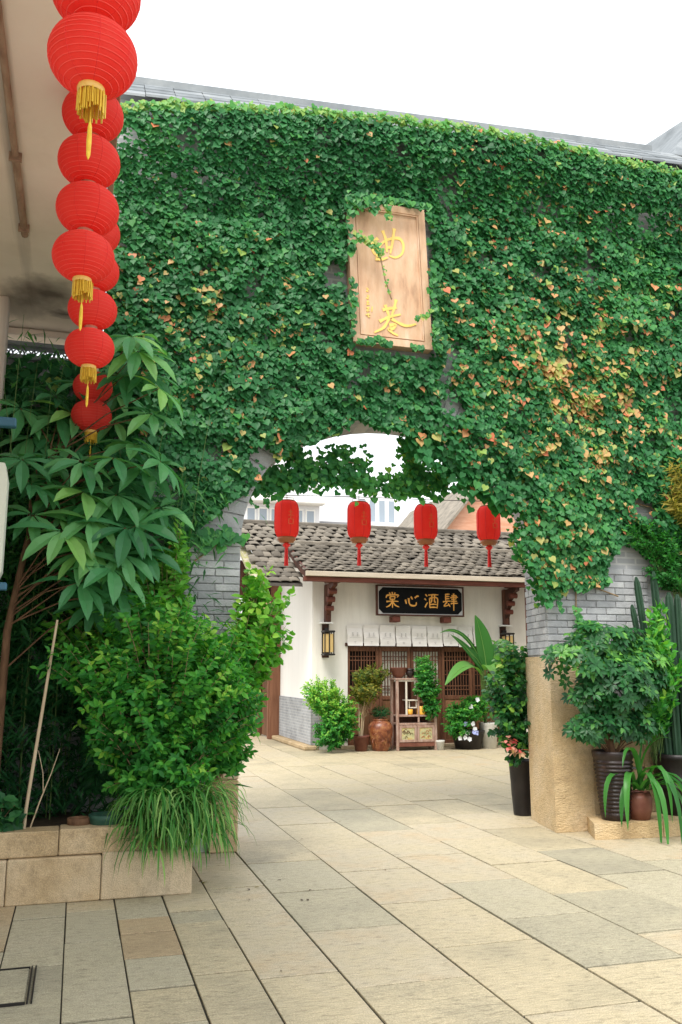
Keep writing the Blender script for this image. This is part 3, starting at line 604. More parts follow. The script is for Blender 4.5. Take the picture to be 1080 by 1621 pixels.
# the brightest autumn leaves and the largest leaves in front become leaf parts
isa = np.where(C > .78)[0]; rgn.shuffle(isa); rest = np.argsort(-(S*(1+.8*(WY0-P_[:, 1])))); pick = list(isa[:120]); ss = set(pick)
for i in rest:
    if len(pick) >= 300: break
    if i not in ss: pick.append(i); ss.add(i)
mask = np.ones(len(P_), bool); mask[pick] = False
leaf_objs('leaf', P_[pick], Tp[pick], Nn[pick], S[pick]*1.0, 'ivy', C[pick], 'ivy_leaf', ivy)
leaf_mass('foliage', P_[mask], Tp[mask], Nn[mask], S[mask], 'ivy', C[mask], 'ivy_leaf', ivy)
for pts in ([(1.0,8.17,2.6),(1.25,8.16,2.8),(1.45,8.17,2.84)],[(4.9,8.16,2.62),(5.15,8.15,2.5),(5.55,8.16,2.38)],[(5.5,8.16,3.6),(5.75,8.14,3.42),(6.0,8.13,3.38),(6.2,8.1,3.2)],[(5.05,8.17,2.55),(5.03,8.17,2.2),(5.06,8.17,1.9)],[(2.5,7.91,5.98),(2.66,7.91,5.93),(2.78,7.91,5.80),(2.83,7.91,5.55),(2.9,7.91,5.34)]):
    MB().tube(pts, .008, 4).build('stem', M['twig'], ivy)
# small runner over the plaque and over the arch's left jamb
P2, T2, N2, S2, C2 = [], [], [], [], []
for st, nn, sz, y in (([(2.5,6.0),(2.68,5.93),(2.78,5.82)],60,.05,7.90),([(2.78,5.82),(2.83,5.55),(2.88,5.36)],16,.035,7.90),([(3.15,5.15),(3.25,5.20),(3.36,5.28)],26,.045,7.90),([(2.86,6.4),(2.88,6.2)],24,.045,7.90),([(1.05,2.84),(1.42,2.86)],60,.09,8.12),([(5.02,2.2),(5.08,1.9)],30,.06,8.12),([(4.76,2.5),(4.8,2.25)],16,.06,8.1)):
    for _ in range(nn):
        i = rgn.integers(len(st)-1); t = rgn.random(); P2.append((st[i][0]+(st[i+1][0]-st[i][0])*t+rgn.normal(0, sz*.35), y-.03*rgn.random(), st[i][1]+(st[i+1][1]-st[i][1])*t+rgn.normal(0, sz*.4)))
        T2.append((rgn.normal(0, .5), -.2, -1)); N2.append((rgn.normal(0, .3), -1, .4)); S2.append(sz*rgn.uniform(.6, 1.2)); C2.append(rgn.uniform(.35, .80) if y < 8.05 else rgn.uniform(.2, .55))
for _ in range(520):                       # leaves creeping over the plaque's edges
    u = rgn.random()*4; e = int(u); t = u-e; c4 = [(2.48,4.86),(3.41,4.86),(3.34,6.48),(2.43,6.48)]; a, b_ = c4[e], c4[(e+1) % 4]
    x, z = a[0]+(b_[0]-a[0])*t, a[1]+(b_[1]-a[1])*t; q = nz2(x, z, 3.5, 21); 
    if q < -.12: continue
    inn = (.02+.11*max(0, q))*rgn.random()*(2.2 if (z > 6.2 and x < 2.75) else 1); x += (2.92-x)/abs(2.92-x+1e-6)*inn if e in (1, 3) else 0; z += (5.67-z)/abs(5.67-z+1e-6)*inn if e in (0, 2) else 0
    P2.append((x, 7.94-.05*rgn.random(), z)); T2.append((rgn.normal(0, .5), -.2, -1)); N2.append((rgn.normal(0, .3), -1, .4)); S2.append(rgn.uniform(.04, .08)); C2.append(rgn.uniform(.1, .55))
leaf_mass('runner', *map(np.array, (P2, T2, N2, S2)), 'ivy', np.array(C2), 'ivy_leaf', ivy)

# ------------------------------------------------------------------ carved plaque above the arch
pq = thing('carved_plaque', (2.93, 8.12, 4.88), 'pale carved wooden plaque with two gold characters, framed by ivy', 'plaque')
mb = MB(); cor = [(2.52,4.885),(3.385,4.885),(3.32,6.455),(2.455,6.455)]
mb.prism(cor, 'y', 8.085, 8.20); mb.build('board', M['plaque_wood'], pq)
def inset(k): 
    cx, cz = 2.92, 5.67; return [(cx+(x-cx)*(1-k*1.0/.43*.43/.43 if False else 1-k/.43), cz+(z-cz)*(1-k/.785)) for x, z in cor]
def rim(k0, k1, y0, y1, mt):
    a, b_ = inset(k0), inset(k1)
    for i in range(4):
        j = (i+1) % 4; MB().prism([a[i], a[j], b_[j], b_[i]], 'y', y0, y1).build('frame_rail', M[mt], pq)
rim(0.0, .075, 8.073, 8.084, 'plaque_wood'); rim(.085, .098, 8.070, 8.084, 'plaque_wood')
PS = [[(2.796,6.056),(2.746,6.005),(2.734,5.916),(2.766,5.863)],[(2.787,5.844),(2.803,5.955),(2.875,6.038),(2.976,6.083),(3.049,6.079),(3.08,6.01),(3.061,5.919),(2.988,5.865),(2.916,5.877)],[(2.847,6.151),(2.882,6.054),(2.895,5.91)],[(2.978,6.193),(2.962,6.066),(2.931,5.901)],[(2.889,5.96),(2.961,5.978)],[(2.766,5.819),(2.83,5.821),(2.902,5.853)],
[(2.868,5.324),(2.896,5.249),(2.916,5.181)],[(2.99,5.396),(2.968,5.301),(2.938,5.212)],[(2.839,5.264),(2.996,5.304)],[(2.803,5.132),(2.91,5.194),(3.038,5.238)],[(2.909,5.18),(2.852,5.075),(2.746,5.006)],[(2.938,5.177),(3.023,5.137),(3.108,5.119),(3.209,5.152)],[(2.909,5.102),(2.98,5.118),(2.951,5.072),(2.901,5.059),(2.95,5.023),(3.007,5.001)]]
PSs = [[(2.665,5.483),(2.686,5.471),(2.665,5.447),(2.689,5.443)],[(2.671,5.406),(2.692,5.394),(2.664,5.369),(2.692,5.366)],[(2.664,5.327),(2.696,5.331)],[(2.68,5.35),(2.677,5.3)],[(2.663,5.299),(2.699,5.307)],[(2.664,5.263),(2.692,5.274),(2.668,5.229),(2.699,5.239)],[(2.727,5.285),(2.72,5.228)],[(2.656,5.185),(2.705,5.198)],[(2.679,5.209),(2.684,5.167),(2.701,5.176)]]
mb = MB(); strokes(mb, [(p, .032) for p in PS[:6]], 8.080); mb.build('character', M['gold_carve'], pq)
mb = MB(); strokes(mb, [(p, .032) for p in PS[6:]], 8.080); mb.build('character', M['gold_carve'], pq)
mb = MB(); strokes(mb, [(p, .011) for p in PSs], 8.081); mb.build('inscription', M['gold_carve'], pq)

pq.location.y -= .06
# ================================================================== the building on the left whose eave hangs overhead
lb = thing('left_building', (-1.2, 5.0, 0), 'beige building at left with overhanging stained eave soffit above the lanterns', 'building')
MB().box(-4.5, -1.02, 1.4, 8.3, 0, 5.0).build('wall', M['plaster'], lb)
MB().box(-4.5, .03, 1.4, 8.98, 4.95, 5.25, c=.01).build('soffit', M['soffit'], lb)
MB().box(-4.5, -.1, 1.4, 8.7, 5.25, 6.1).build('parapet', M['plaster'], lb)
MB().box(.035, .075, 1.4, 8.9, 4.93, 5.30, c=.006).build('fascia_board', M['conduit'], lb)
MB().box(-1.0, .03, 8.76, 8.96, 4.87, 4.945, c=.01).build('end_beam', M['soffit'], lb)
mb = MB(); mb.tube([(-.56,2.0,4.925),(-.56,5.65,4.925)], .022, 8); mb.tube([(-.56,5.60,4.925),(-.56,6.72,4.925)], .027, 8); mb.build('conduit', M['conduit'], lb)
for y in (3.6, 5.62, 6.6): MB().box(-.60, -.52, y-.012, y+.012, 4.89, 4.949).build('clip', M['conduit'], lb)
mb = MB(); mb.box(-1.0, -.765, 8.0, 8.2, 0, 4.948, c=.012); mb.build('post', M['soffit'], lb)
sg = thing('sign_box', (-.7, 7.0, 2.2), 'pale upright sign box on blue brackets at the left edge', 'sign box')
MB().prism([(-.9,2.24),(-.585,2.24),(-.56,2.30),(-.56,2.98),(-.585,3.10),(-.9,3.14)], 'y', 6.70, 6.86).build('panel', M['sign_panel'], sg)
MB().box(-.9, -.52, 6.74, 6.82, 2.17, 2.225, c=.008).build('bracket', M['blue_bracket'], sg)
MB().box(-.9, -.54, 6.84, 6.92, 3.42, 3.49, c=.008).build('bracket', M['blue_bracket'], sg)

# strings of round paper lanterns under the eave
def lantern_prof(R, h, n=15):
    pr = []
    for i in range(n):
        for f in (0, .5):
            t = (i+f)/n; a = -pi/2*.86+t*pi*.86; rr = R*cos(a)**.82; z = h*sin(a)/sin(pi/2*.86)
            pr.append((rr*(1.0 if f else .962), z))
    a = pi/2*.86; pr.append((R*cos(a)**.82*.97, h)); return pr
LAN = MB().lathe((0, 0, 0), lantern_prof(.175, .135), 32).mesh('lantern', M['lantern_red'])
_c = MB()
for i in range(1, 15):
    a = -pi/2*.86+(i/15)*pi*.86; rr = .175*cos(a)**.82*.985; z = .135*sin(a)/sin(pi/2*.86)
    _c.lathe((0, 0, z), [(rr, -.0018), (rr+.0022, 0), (rr, .0018)], 36)
flat('rib_pale', (1.0, .15, .12), .5, .2, 0, .3); RIBM = _c.mesh('ribs', M['rib_pale'])
_c = MB()
for k in range(8):
    b_ = 2*pi*k/8; _c.tube([(.175*.993*cos(a)**.82*cos(b_), .175*.993*cos(a)**.82*sin(b_), .135*sin(a)/sin(pi/2*.86)) for a in np.linspace(-pi/2*.86, pi/2*.86, 15)], .0016, 4)
SEAM = _c.mesh('seams', M['red_silk'])
_c = MB(); _c.lathe((0, 0, .130), [(.0,.05),(.042,.05),(.046,.045),(.046,-.004),(.05,-.006)], 16); CAPM = _c.mesh('collar', M['cap_metal'])
_c = MB(); _c.lathe((0, 0, -.135), [(.052,.006),(.055,-.012),(.05,-.024)], 16)
CAPB = _c.mesh('collar', M['gold'])
_c = MB(); rg = random.Random(2)
for k in range(46):
    a = 2*pi*k/46; r = .05+rg.uniform(-.006, .004); l = rg.uniform(.075, .105); q = rg.uniform(-.25, .25)
    _c.tube([(r*cos(a), r*sin(a), -.15), (r*1.02*cos(a+q*.1), r*1.02*sin(a+q*.1), -.15-l)], .0042, 3, cap=False)
FRM = _c.mesh('fringe', M['gold_fringe'])
_c = MB(); _c.tube([(0,0,-.15),(0,0,-.29)], .003, 4); _c.lathe((0, 0, 0), [(.004,-.28),(.008,-.30),(.010,-.36),(.008,-.42),(.002,-.44)], 6); TASM = _c.mesh('tassel_tail', M['gold_fringe'])
def ob(name, me, parent, loc=(0,0,0), s=1, rz=0):
    o = bpy.data.objects.new(name, me); COL.objects.link(o); o.parent = parent; o.location = loc; o.scale = (s, s, s); o.rotation_euler = (0, 0, rz); return o
rg = random.Random(4)
for y, x, z0, n, lab in ((3.25,-.06,3.997,4,'nearest and largest string of red paper lanterns under the left eave'),(4.85,-.08,3.91,4,'second string of red paper lanterns, long gold fringe, left of the ivy'),(6.25,-.03,3.883,4,'third string of red paper lanterns, mostly hidden behind nearer ones'),(7.81,.013,3.825,2,'farthest and smallest string of red paper lanterns, hanging lowest in view')):
    ls = thing('lantern_string', (x, y, z0), lab, 'lanterns', 'round lantern strings under the left eave')
    dz = .268 if n == 2 else .298
    top = 4.945-z0
    MB().tube([(x, y, z0+.1), (x, y, 4.947)], .004, 4).build('cord', M['gold_fringe'], ls)
    for k in range(n):
        zz = k*dz
        if zz+.12 > top: continue
        o = ob('lantern', LAN, ls, (rg.uniform(-.006,.006), rg.uniform(-.006,.006), zz), rg.uniform(.98,1.02), rg.random()*6)
        ob('collar', CAPM, o); ob('ribs', RIBM, o); ob('seams', SEAM, o)
        if k == 0: ob('collar', CAPB, o); ob('fringe', FRM, ls); ob('tassel_tail', TASM, ls)

# ================================================================== planter on the left
pb = thing('stone_planter', (0, 7.2, 0), 'low yellow granite planter of two block courses below the left shrubs', 'planter')
for x0, x1, y0, z0, z1 in ((-1.1,-.40,6.75,0,.30),(-.395,.235,6.75,0,.302),(.24,.88,6.75,0,.318),(-1.1,-.065,6.79,.305,.478),(-.06,.80,6.79,.307,.485)):
    MB().box(x0, x1, y0, y0+.22, z0, z1, c=.008).build('granite_block', M['granite_side'], pb)
MB().box(.66, .87, 6.975, 8.1, 0, .30, c=.008).build('granite_block', M['granite_side'], pb)
MB().box(-1.1, .66, 6.95, 8.15, .05, .40).build('soil', M['soil'], pb)

# ================================================================== the wine shop beyond the arch
shop = thing('wine_shop', (7, 18, 0), 'white-walled wine shop with grey tiled roof and lattice doors', 'shop')
HX0, HY = 4.68, 17.7
# walls (front with door opening, side)
mb = MB(); mb.box(HX0, 5.42, HY, HY+.2, 0, 3.55); mb.box(9.0, 11.2, HY, HY+.2, 0, 3.55); mb.box(5.42, 9.0, HY, HY+.2, 2.1, 3.55); mb.build('front_wall', M['plaster'], shop)
mb = MB(); mb.prism([(HY+.002,0),(20.65,0),(20.65,4.2),(18.9,4.35),(18.5,4.25),(HY+.002,3.6)], 'x', HX0-.03, HX0+.17); mb.build('side_wall', M['plaster_stained'], shop)
MB().box(HX0-.05, HX0-.032, HY-.03, 20.65, .10, 1.0).build('brick_base', M['base_brick'], shop)
MB().box(HX0-.05, 4.95, HY-.025, HY-.005, .10, .98).build('brick_base', M['base_brick'], shop)
MB().box(HX0-.22, HX0+.1, HY-.12, 20.9, 0, .09, c=.02).build('stone_footing', M['granite_side'], shop)
MB().box(5.0, 11, HY-.08, HY-.01, 0, .07, c=.01).build('threshold', M['granite_side'], shop)
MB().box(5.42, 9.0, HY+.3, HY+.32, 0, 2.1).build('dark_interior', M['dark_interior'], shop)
# roof: shop slope and the higher roof behind
def slope(y0, z0, y1, z1, curve=.06):
    def f(t): return Vector((0, y0+(y1-y0)*t, z0+(z1-z0)*t - curve*4*t*(1-t)))
    return f
CT = MB(); nseg = 6
for e in (0, 1):
    for rr in (.125, .108):
        for k in range(nseg+1):
            a = pi*k/nseg; tap = 1.0 if e == 0 else .88; CT.v.append((rr*tap*cos(a), e*1.0, rr*tap*.55*sin(a)))
m_ = nseg+1
for k in range(nseg):
    CT.f += [(k,k+1,2*m_+k+1,2*m_+k),(m_+k+1,m_+k,3*m_+k,3*m_+k+1),(k+1,k,m_+k,m_+k+1)]; CT.sm += [True,True,False]
COVER = CT.mesh('roof_tile', M['tile'])
def tiled(parent, x0, x1, f, rows, dx=.215, name='roof_tile', seed=1, skip=None):
    rg = random.Random(seed); n = 0; nx = int(round((x1-x0)/dx))
    # bed of pan tiles
    ts = [k/rows for k in range(rows+1)]; mb = MB()
    for k in range(rows):
        a, b_ = f(ts[k]), f(ts[k+1]); mb.add([(x0,a.y,a.z-.01),(x1,a.y,a.z-.01),(x1,b_.y,b_.z-.035),(x0,b_.y,b_.z-.035)], [(0,1,2,3)])
        mb.add([(x0,a.y,a.z-.01),(x1,a.y,a.z-.01),(x1,a.y,a.z-.07),(x0,a.y,a.z-.07)], [(0,1,2,3)])
    mb.build('tile_bed', M['tile_under'], parent)
    for i in range(nx+1):
        for k in range(rows):
            x = x0+(i+.5*(k % 2))*dx + rg.uniform(-.02,.02)
            if x > x1: continue
            a, b_ = f(ts[k]), f(min(1, ts[k]+1.35/rows)); d = b_-a
            if skip and skip(x, a.y): continue
            if rg.random() < .02: continue
            o = bpy.data.objects.new(name, COVER); COL.objects.link(o); o.parent = parent
            L = d.length; pit = atan2(d.z, d.y)
            o.location = Vector((x, a.y, a.z+.012+rg.uniform(0,.012))) - wl(parent); o.rotation_euler = (pit-.045+rg.uniform(-.03,.03), rg.uniform(-.05,.05), rg.uniform(-.09,.09)); o.scale = (rg.uniform(.92,1.1), L, rg.uniform(.38,.62)); n += 1
    return n
ra = tiled(shop, 4.38, 10.2, slope(16.92,3.56,18.62,4.36), 11, dx=.215, seed=2)
MB().box(4.30, 10.7, 16.86, 16.93, 3.46, 3.56, c=.006).build('eave_board', M['eave_board'], shop)
MB().box(4.28, 10.7, 16.93, 17.06, 3.36, 3.455, c=.006).build('eave_beam', M['wood_beam'], shop)
mb = MB(); v = [(4.34,16.95,3.44),(10.7,16.95,3.44),(10.7,18.6,4.27),(4.34,18.6,4.27)]; mb.add(v, [(0,1,2,3)]); mb.build('roof_boards', M['wood_beam'], shop)
f = slope(16.92,3.50,18.62,4.30); mb = MB()
pts = [f(k/6) for k in range(7)]
for p, q in zip(pts, pts[1:]): mb.bar((4.33,p.y,p.z), (4.33,q.y,q.z), .045, .17)
mb.build('barge_board', M['wood_dark'], shop)
mb = MB(); mb.box(4.2, 10.8, 18.55, 18.72, 4.30, 4.42, c=.02); mb.build('ridge_cap', M['tile'], shop)
# brackets, beam ends
def corbel(x):
    MB().box(x-.06, x+.06, HY-.14, HY-.002, 2.58, 3.36, c=.01).build('bracket_post', M['wood_dark'], shop)
    mb = MB(); pr = [(HY-.14,2.72),(HY-.20,2.80),(HY-.18,2.90),(HY-.30,2.98),(HY-.27,3.08),(HY-.42,3.16),(HY-.50,3.26),(HY-.66,3.30),(HY-.66,3.36),(HY-.14,3.36)]
    mb.prism(pr, 'x', x-.045, x+.045); mb.build('corbel', M['wood_dark'], shop)
    mb = MB()
    for y, z, r in ((HY-.22,2.86,.055),(HY-.31,3.04,.06),(HY-.44,3.20,.06)): mb.tube([(x-.085,y,z),(x+.085,y,z)], r, 10)
    mb.build('carved_scroll', M['wood_beam'], shop); MB().box(x-.14, x+.14, HY-.7, HY-.3, 3.365, 3.42, c=.01).build('bracket_block', M['wood_dark'], shop)
    MB().box(x-.17, x+.1, HY-.18, HY-.002, 2.545, 2.575, c=.005).build('ledge', M['white_paint'], shop)
corbel(4.96); corbel(9.08)
MB().box(9.30, 9.46, 17.0, 17.16, 0, 3.36, c=.012).build('post', M['wood_beam'], shop)
# lattice doors
def door_leaf(x0, x1, backed):
    d = thing('door', (x0, HY+.05, 0), None, None, parent=shop); y = HY+.06
    mb = MB()
    for a, b_ in ((x0+.004, x0+.07), (x1-.07, x1-.004)): mb.box(a, b_, y, y+.06, .02, 2.09, c=.005)
    for z0, z1 in ((.02,.14),(.70,.80),(.98,1.06),(1.99,2.09)): mb.box(x0+.071, x1-.071, y+.004, y+.055, z0, z1, c=.005)
    mb.build('frame', M['wood_door'], d)
    MB().box(x0+.071, x1-.071, y+.02, y+.04, .141, .699).build('panel', M['wood_gate'], d); MB().box(x0+.071, x1-.071, y+.02, y+.04, .801, .979).build('panel', M['wood_gate'], d)
    if backed: MB().box(x0+.071, x1-.071, y+.045, y+.05, 1.061, 1.989).build('paper_backing', M['old_paper'], d)
    nb = 9; w = (x1-x0-.142)/nb
    for k in range(1, nb): MB().box(x0+.071+k*w-.009, x0+.071+k*w+.009, y+.015, y+.035, 1.061, 1.989).build('lattice_bar', M['wood_door'], d)
    for z in (1.18, 1.26, 1.50, 1.58, 1.80, 1.88): MB().box(x0+.071, x1-.071, y+.008, y+.0148, z-.009, z+.009).build('lattice_bar', M['wood_door'], d)
for i, bk in enumerate((0, 1, 1, 0, 0)): door_leaf(5.42+.716*i, 5.42+.716*(i+1), bk)
MB().box(5.36, 9.06, HY-.03, HY-.002, 2.09, 2.16, c=.005).build('lintel', M['wood_dark'], shop)

# signboard
sb = thing('shop_signboard', (7.0, 17.5, 2.72), 'black lacquer signboard with four gold characters under the shop eave', 'signboard')
sx0, sx1, sz0, sz1, sy = 5.98, 7.98, 2.73, 3.375, 17.44
MB().box(sx0+.03, sx1-.03, sy, sy+.06, sz0+.03, sz1-.03).build('board', M['grey_white'], sb)
c = .09; o8 = [(sx0+.05,sz0+.05+c),(sx0+.05+c,sz0+.05),(sx1-.05-c,sz0+.05),(sx1-.05,sz0+.05+c),(sx1-.05,sz1-.05-c),(sx1-.05-c,sz1-.05),(sx0+.05+c,sz1-.05),(sx0+.05,sz1-.05-c)]
MB().prism(o8, 'y', sy-.008, sy+.001).build('lacquer_field', M['black_lacquer'], sb)
for a in ((sx0,sx1,sz0,sz0+.03),(sx0,sx1,sz1-.03,sz1),(sx0,sx0+.03,sz0+.031,sz1-.031),(sx1-.03,sx1,sz0+.031,sz1-.031)): MB().box(a[0],a[1],sy-.02,sy+.07,a[2],a[3],c=.005).build('frame_rail', M['wood_dark'], sb)
G = {}
G['tang'] = [((.5,.99),(.5,.82)),((.30,.95),(.38,.84)),((.70,.96),(.61,.84)),((.14,.80),(.09,.62)),((.14,.79),(.88,.82),(.80,.66)),((.34,.70),(.36,.52)),((.34,.70),(.66,.71),(.63,.52)),((.36,.54),(.63,.54)),((.10,.40),(.90,.42)),((.5,.50),(.5,.02)),((.48,.38),(.30,.16),(.08,.06)),((.52,.38),(.70,.18),(.94,.08))]
G['xin'] = [((.12,.54),(.18,.28)),((.32,.64),(.37,.30),(.55,.18),(.76,.22),(.80,.40)),((.46,.74),(.56,.56)),((.70,.66),(.86,.78),(.95,.76))]
G['jiu'] = [((.10,.90),(.22,.78)),((.04,.64),(.15,.53)),((.06,.10),(.24,.40)),((.30,.86),(.98,.89)),((.38,.66),(.39,.06)),((.38,.66),(.90,.68),(.88,.04)),((.54,.85),(.52,.52),(.45,.38)),((.72,.86),(.71,.46),(.82,.44)),((.41,.28),(.86,.29)),((.39,.10),(.87,.10))]
G['si'] = [((.20,.93),(.47,.95)),((.21,.79),(.45,.81)),((.21,.65),(.45,.67)),((.21,.95),(.20,.50)),((.02,.46),(.54,.52)),((.28,.46),(.10,.20),(.42,.27)),((.36,.36),(.48,.16)),((.58,.84),(.88,.86),(.86,.64)),((.50,.73),(1.0,.77)),((.57,.63),(.86,.65)),((.56,.50),(.93,.52)),((.52,.36),(.98,.39)),((.72,1.0),(.71,-.08))]
for k, (x, s) in zip(('tang','xin','jiu','si'), ((6.16,.34),(6.58,.37),(7.05,.34),(7.48,.36))):
    mb = MB(); strokes(mb, [([(x+px*s, 2.885+pz*.345) for px, pz in st], .030 if k != 'xin' else .036) for st in G[k]], sy-.012, step=.0007); mb.build('character', M['gold_paint'], sb)
for x in (6.35, 7.52): MB().box(x, x+.17, HY-.24, HY-.002, 2.60, 2.725, c=.006).build('sign_rest', M['wood_beam'], sb)

# paper slips over the doors
rg = random.Random(12)
for i in range(9):
    x0 = 5.385+.362*i; pnum = ['leftmost','second','third','fourth','fifth','sixth','seventh','eighth','rightmost'][i]
    z0 = 2.10 + rg.uniform(-.012, .012); ps = thing('paper_slip', (x0+.17, 17.6, z0), f'white menu slip above the doors, {pnum} of the nine in the row', 'paper slip', 'paper slips above the shop doors')
    mb = MB(); v = []; nr = 6
    for k in range(nr+1):
        t = k/nr; y = 17.655-.05*(1-t)**2 + (.012*sin(9*t+i)); v += [(x0+.006+.012*(1-t)*rg.random(), y, z0+.44*t), (x0+.352-.014*(1-t)*rg.random(), y, z0+.44*t)]
    nq = len(v); v += [(a, b_+.002, c_) for a, b_, c_ in v]
    mb.add(v, [(2*k,2*k+1,2*k+3,2*k+2) for k in range(nr)]+[(nq+2*k+2,nq+2*k+3,nq+2*k+1,nq+2*k) for k in range(nr)]); mb.build('sheet', M['paper'], ps)
    mb = MB(); st = []
    for gx in (.10, .20):
        for q in range(4): zz = z0+.20+.022*q; st.append(([(x0+gx+rg.uniform(-.005,.01), zz), (x0+gx+rg.uniform(.03,.05), zz+rg.uniform(-.004,.006))], .005))
        xx = x0+gx+rg.uniform(.015,.04); st.append(([(xx, z0+.275), (xx+rg.uniform(-.01,.01), z0+.20)], .005))
    st.append(([(x0+.05, z0+.165), (x0+.31, z0+.168)], .004)); st += [([(x0+.15, z0+.085), (x0+.20, z0+.09)], .006), ([(x0+.16, z0+.06), (x0+.19, z0+.06)], .006)]
    strokes(mb, st, 17.600, step=.0003); mb.build('handwriting', M['ink'], ps)

# wall lanterns
def wall_lamp(x, lab):
    w = thing('wall_lantern', (x, 17.5, 1.85), lab, 'wall lantern', 'wall lanterns beside the shop doors')
    MB().box(x-.075, x+.075, HY-.03, HY-.002, 1.85, 2.55, c=.005).build('back_plate', M['wood_dark'], w)
    MB().box(x-.05, x+.05, 17.42, 17.52, 1.96, 2.33, c=.004).build('shade', M['amber_shade'], w)
    mb = MB()
    for dx in (-.095, 0, .095):
        for dy in (17.375, 17.565):
            mb.box(x+dx-.01, x+dx+.01, dy-.01, dy+.01, 1.93, 2.36)
    mb.build('frame_bars', M['black_iron'], w)
    MB().box(x-.085, x+.085, 17.385, 17.555, 1.96, 2.33).build('shade', M['amber_shade'], w)
    MB().box(x-.12, x+.12, 17.35, 17.59, 2.361, 2.40, c=.01).build('cap', M['black_iron'], w); MB().box(x-.12, x+.12, 17.35, 17.59, 1.895, 1.93, c=.01).build('base', M['black_iron'], w)
    MB().box(x-.03, x+.03, 17.56, HY-.031, 2.40, 2.46).build('arm', M['black_iron'], w)
wall_lamp(4.93, 'black framed amber wall lantern beside the nandina bush'); wall_lamp(9.02, 'black framed amber wall lantern behind the broad-leaved plant')

# rear range: higher roof behind the shop, running on to the left over the gate
rear = thing('rear_house', (6, 20, 0), 'old house behind the shop with higher mossy tiled roof and wooden gate', 'house')
tiled(rear, 3.42, 10.9, slope(18.95,4.32,20.6,5.10,.03), 6, dx=.26, seed=5)
tiled(rear, 3.55, 4.35, slope(17.35,3.35,18.95,4.30,.05), 7, dx=.22, seed=6)
MB().box(3.35, 10.95, 20.5, 20.72, 5.06, 5.18, c=.03).build('ridge', M['tile'], rear)
mb = MB(); f1 = slope(17.3,3.34,20.6,5.08,.10); pts = [f1(k/9) for k in range(10)]
for p, q in zip(pts, pts[1:]): mb.bar((3.46,p.y,p.z), (3.46,q.y,q.z), .26, .07)
mb.build('verge', M['moss_tile'], rear)
MB().box(4.70, 10.9, 20.7, 20.9, 0, 5.0).build('back_wall', M['plaster'], rear)
MB().box(4.50, 4.70, 20.66, 24.5, 2.95, 4.6).build('upper_wall', M['salmon_brick'], rear)
mb = MB(); mb.add([(3.6,20.7,3.3),(4.5,20.7,3.3),(4.5,20.7,4.2),(3.6,20.7,4.2)], [(0,1,2,3)]); mb.build('gable_board', M['wood_dark'], rear)
gy = 20.72
for k in range(12):
    y0 = gy+.32*k; MB().box(4.47, 4.53, y0+.005, y0+.312, .03, 2.25, c=.006).build('gate_plank', M['wood_gate'], rear)
MB().box(4.40, 4.72, 20.655, 20.70, 0, 4.4).build('gate_jamb', M['wood_door'], rear)
for y in (20.80, 21.95, 23.4): MB().box(4.38, 4.468, y-.06, y+.06, 0, 2.5, c=.01).build('gate_post', M['wood_door'], rear)
MB().box(4.36, 4.5, 20.6, 23.7, 2.26, 2.5, c=.01).build('gate_lintel', M['wood_dark'], rear)
mb = MB(); mb.prism([(4.5,2.98),(3.70,2.58),(3.70,2.50),(4.5,2.88)], 'y', 20.55, 24); mb.build('gate_roof', M['wood_beam'], rear)
mb = MB(); rg = random.Random(6)
for i in range(15):
    y = 20.55+.23*i
    for k in range(4):
        x = 4.5-.8*k/4; z = 2.99-.4*k/4; mb.add([(x,y+.01,z+.02),(x-.24,y+.01,z-.10),(x-.24,y+.21,z-.09),(x,y+.21,z+.03)], [(0,1,2,3)]); mb.add([(x-.24,y+.01,z-.10),(x-.24,y+.21,z-.09),(x-.24,y+.21,z-.12),(x-.24,y+.01,z-.13)], [(0,1,2,3)])
mb.build('gate_tiles', M['tile'], rear)
MB().box(2.6, 4.46, 24.4, 24.6, 0, 3.0).build('end_wall', M['wood_gate'], rear)

# neighbouring garden wall and buildings in the background
def block(name, lab, x0, x1, y, z1, mat_, wins, wm='window_glass', dep=8, group='background apartment blocks'):
    b_ = thing(name, ((x0+x1)/2, y+dep/2, 0), lab, 'building', group)
    MB().box(x0, x1, y, y+dep, 0, z1).build('wall', M[mat_], b_)
    for (a, c_, z0, zz, nn) in wins:
        w = (c_-a)/nn
        for k in range(nn):
            fr = MB().box(a+k*w+.05, a+(k+1)*w-.05, y-.05, y-.004, z0, zz, c=.02).build('window', M['white_paint'], b_)
            MB().box(a+k*w+.13, a+(k+1)*w-.13, y-.06, y-.052, z0+.1, zz-.1).build('pane', M[wm], fr)
    return b_
b1 = block('apartment_block', 'pale apartment block with balcony windows beyond the shop roof', 7.2, 12.2, 45, 13.2, 'concrete_pale', [(8.1,12.0,9.05,10.15,6),(10.3,11.6,12.1,12.75,2),(8.1,12.0,5.8,7.2,6)])
MB().box(7.9, 12.35, 44.3, 44.98, 10.35, 10.75, c=.05).build('balcony_slab', M['white_paint'], b1)
for k in range(18): MB().box(8.0+k*.24, 8.03+k*.24, 44.35, 44.38, 10.76, 11.6).build('railing_bar', M['grey_white'], b1)
MB().box(7.95, 12.3, 44.33, 44.4, 11.6, 11.66).build('handrail', M['grey_white'], b1)
b2 = block('apartment_block', 'low grey flat-roofed block between the arch lanterns', 12.4, 15.6, 47, 9.9, 'concrete_grey', [(12.7,15.2,8.6,9.5,3)], 'window_glass')
b3 = block('apartment_block', 'pale stepped tower block above the shop ridge, right of centre', 16.2, 19.5, 52, 13.2, 'concrete_pale', [(16.6,19.2,10.8,12.4,4),(16.6,19.2,8.2,9.8,4)], 'window_glass')
MB().box(15.7, 21.5, 51, 51.9, 0, 10.6).build('lower_wing', M['concrete_pale'], b3)
sh = thing('brick_gable_house', (16.2, 35, 0), 'salmon brick gable house behind the right end of shop roof', 'house')
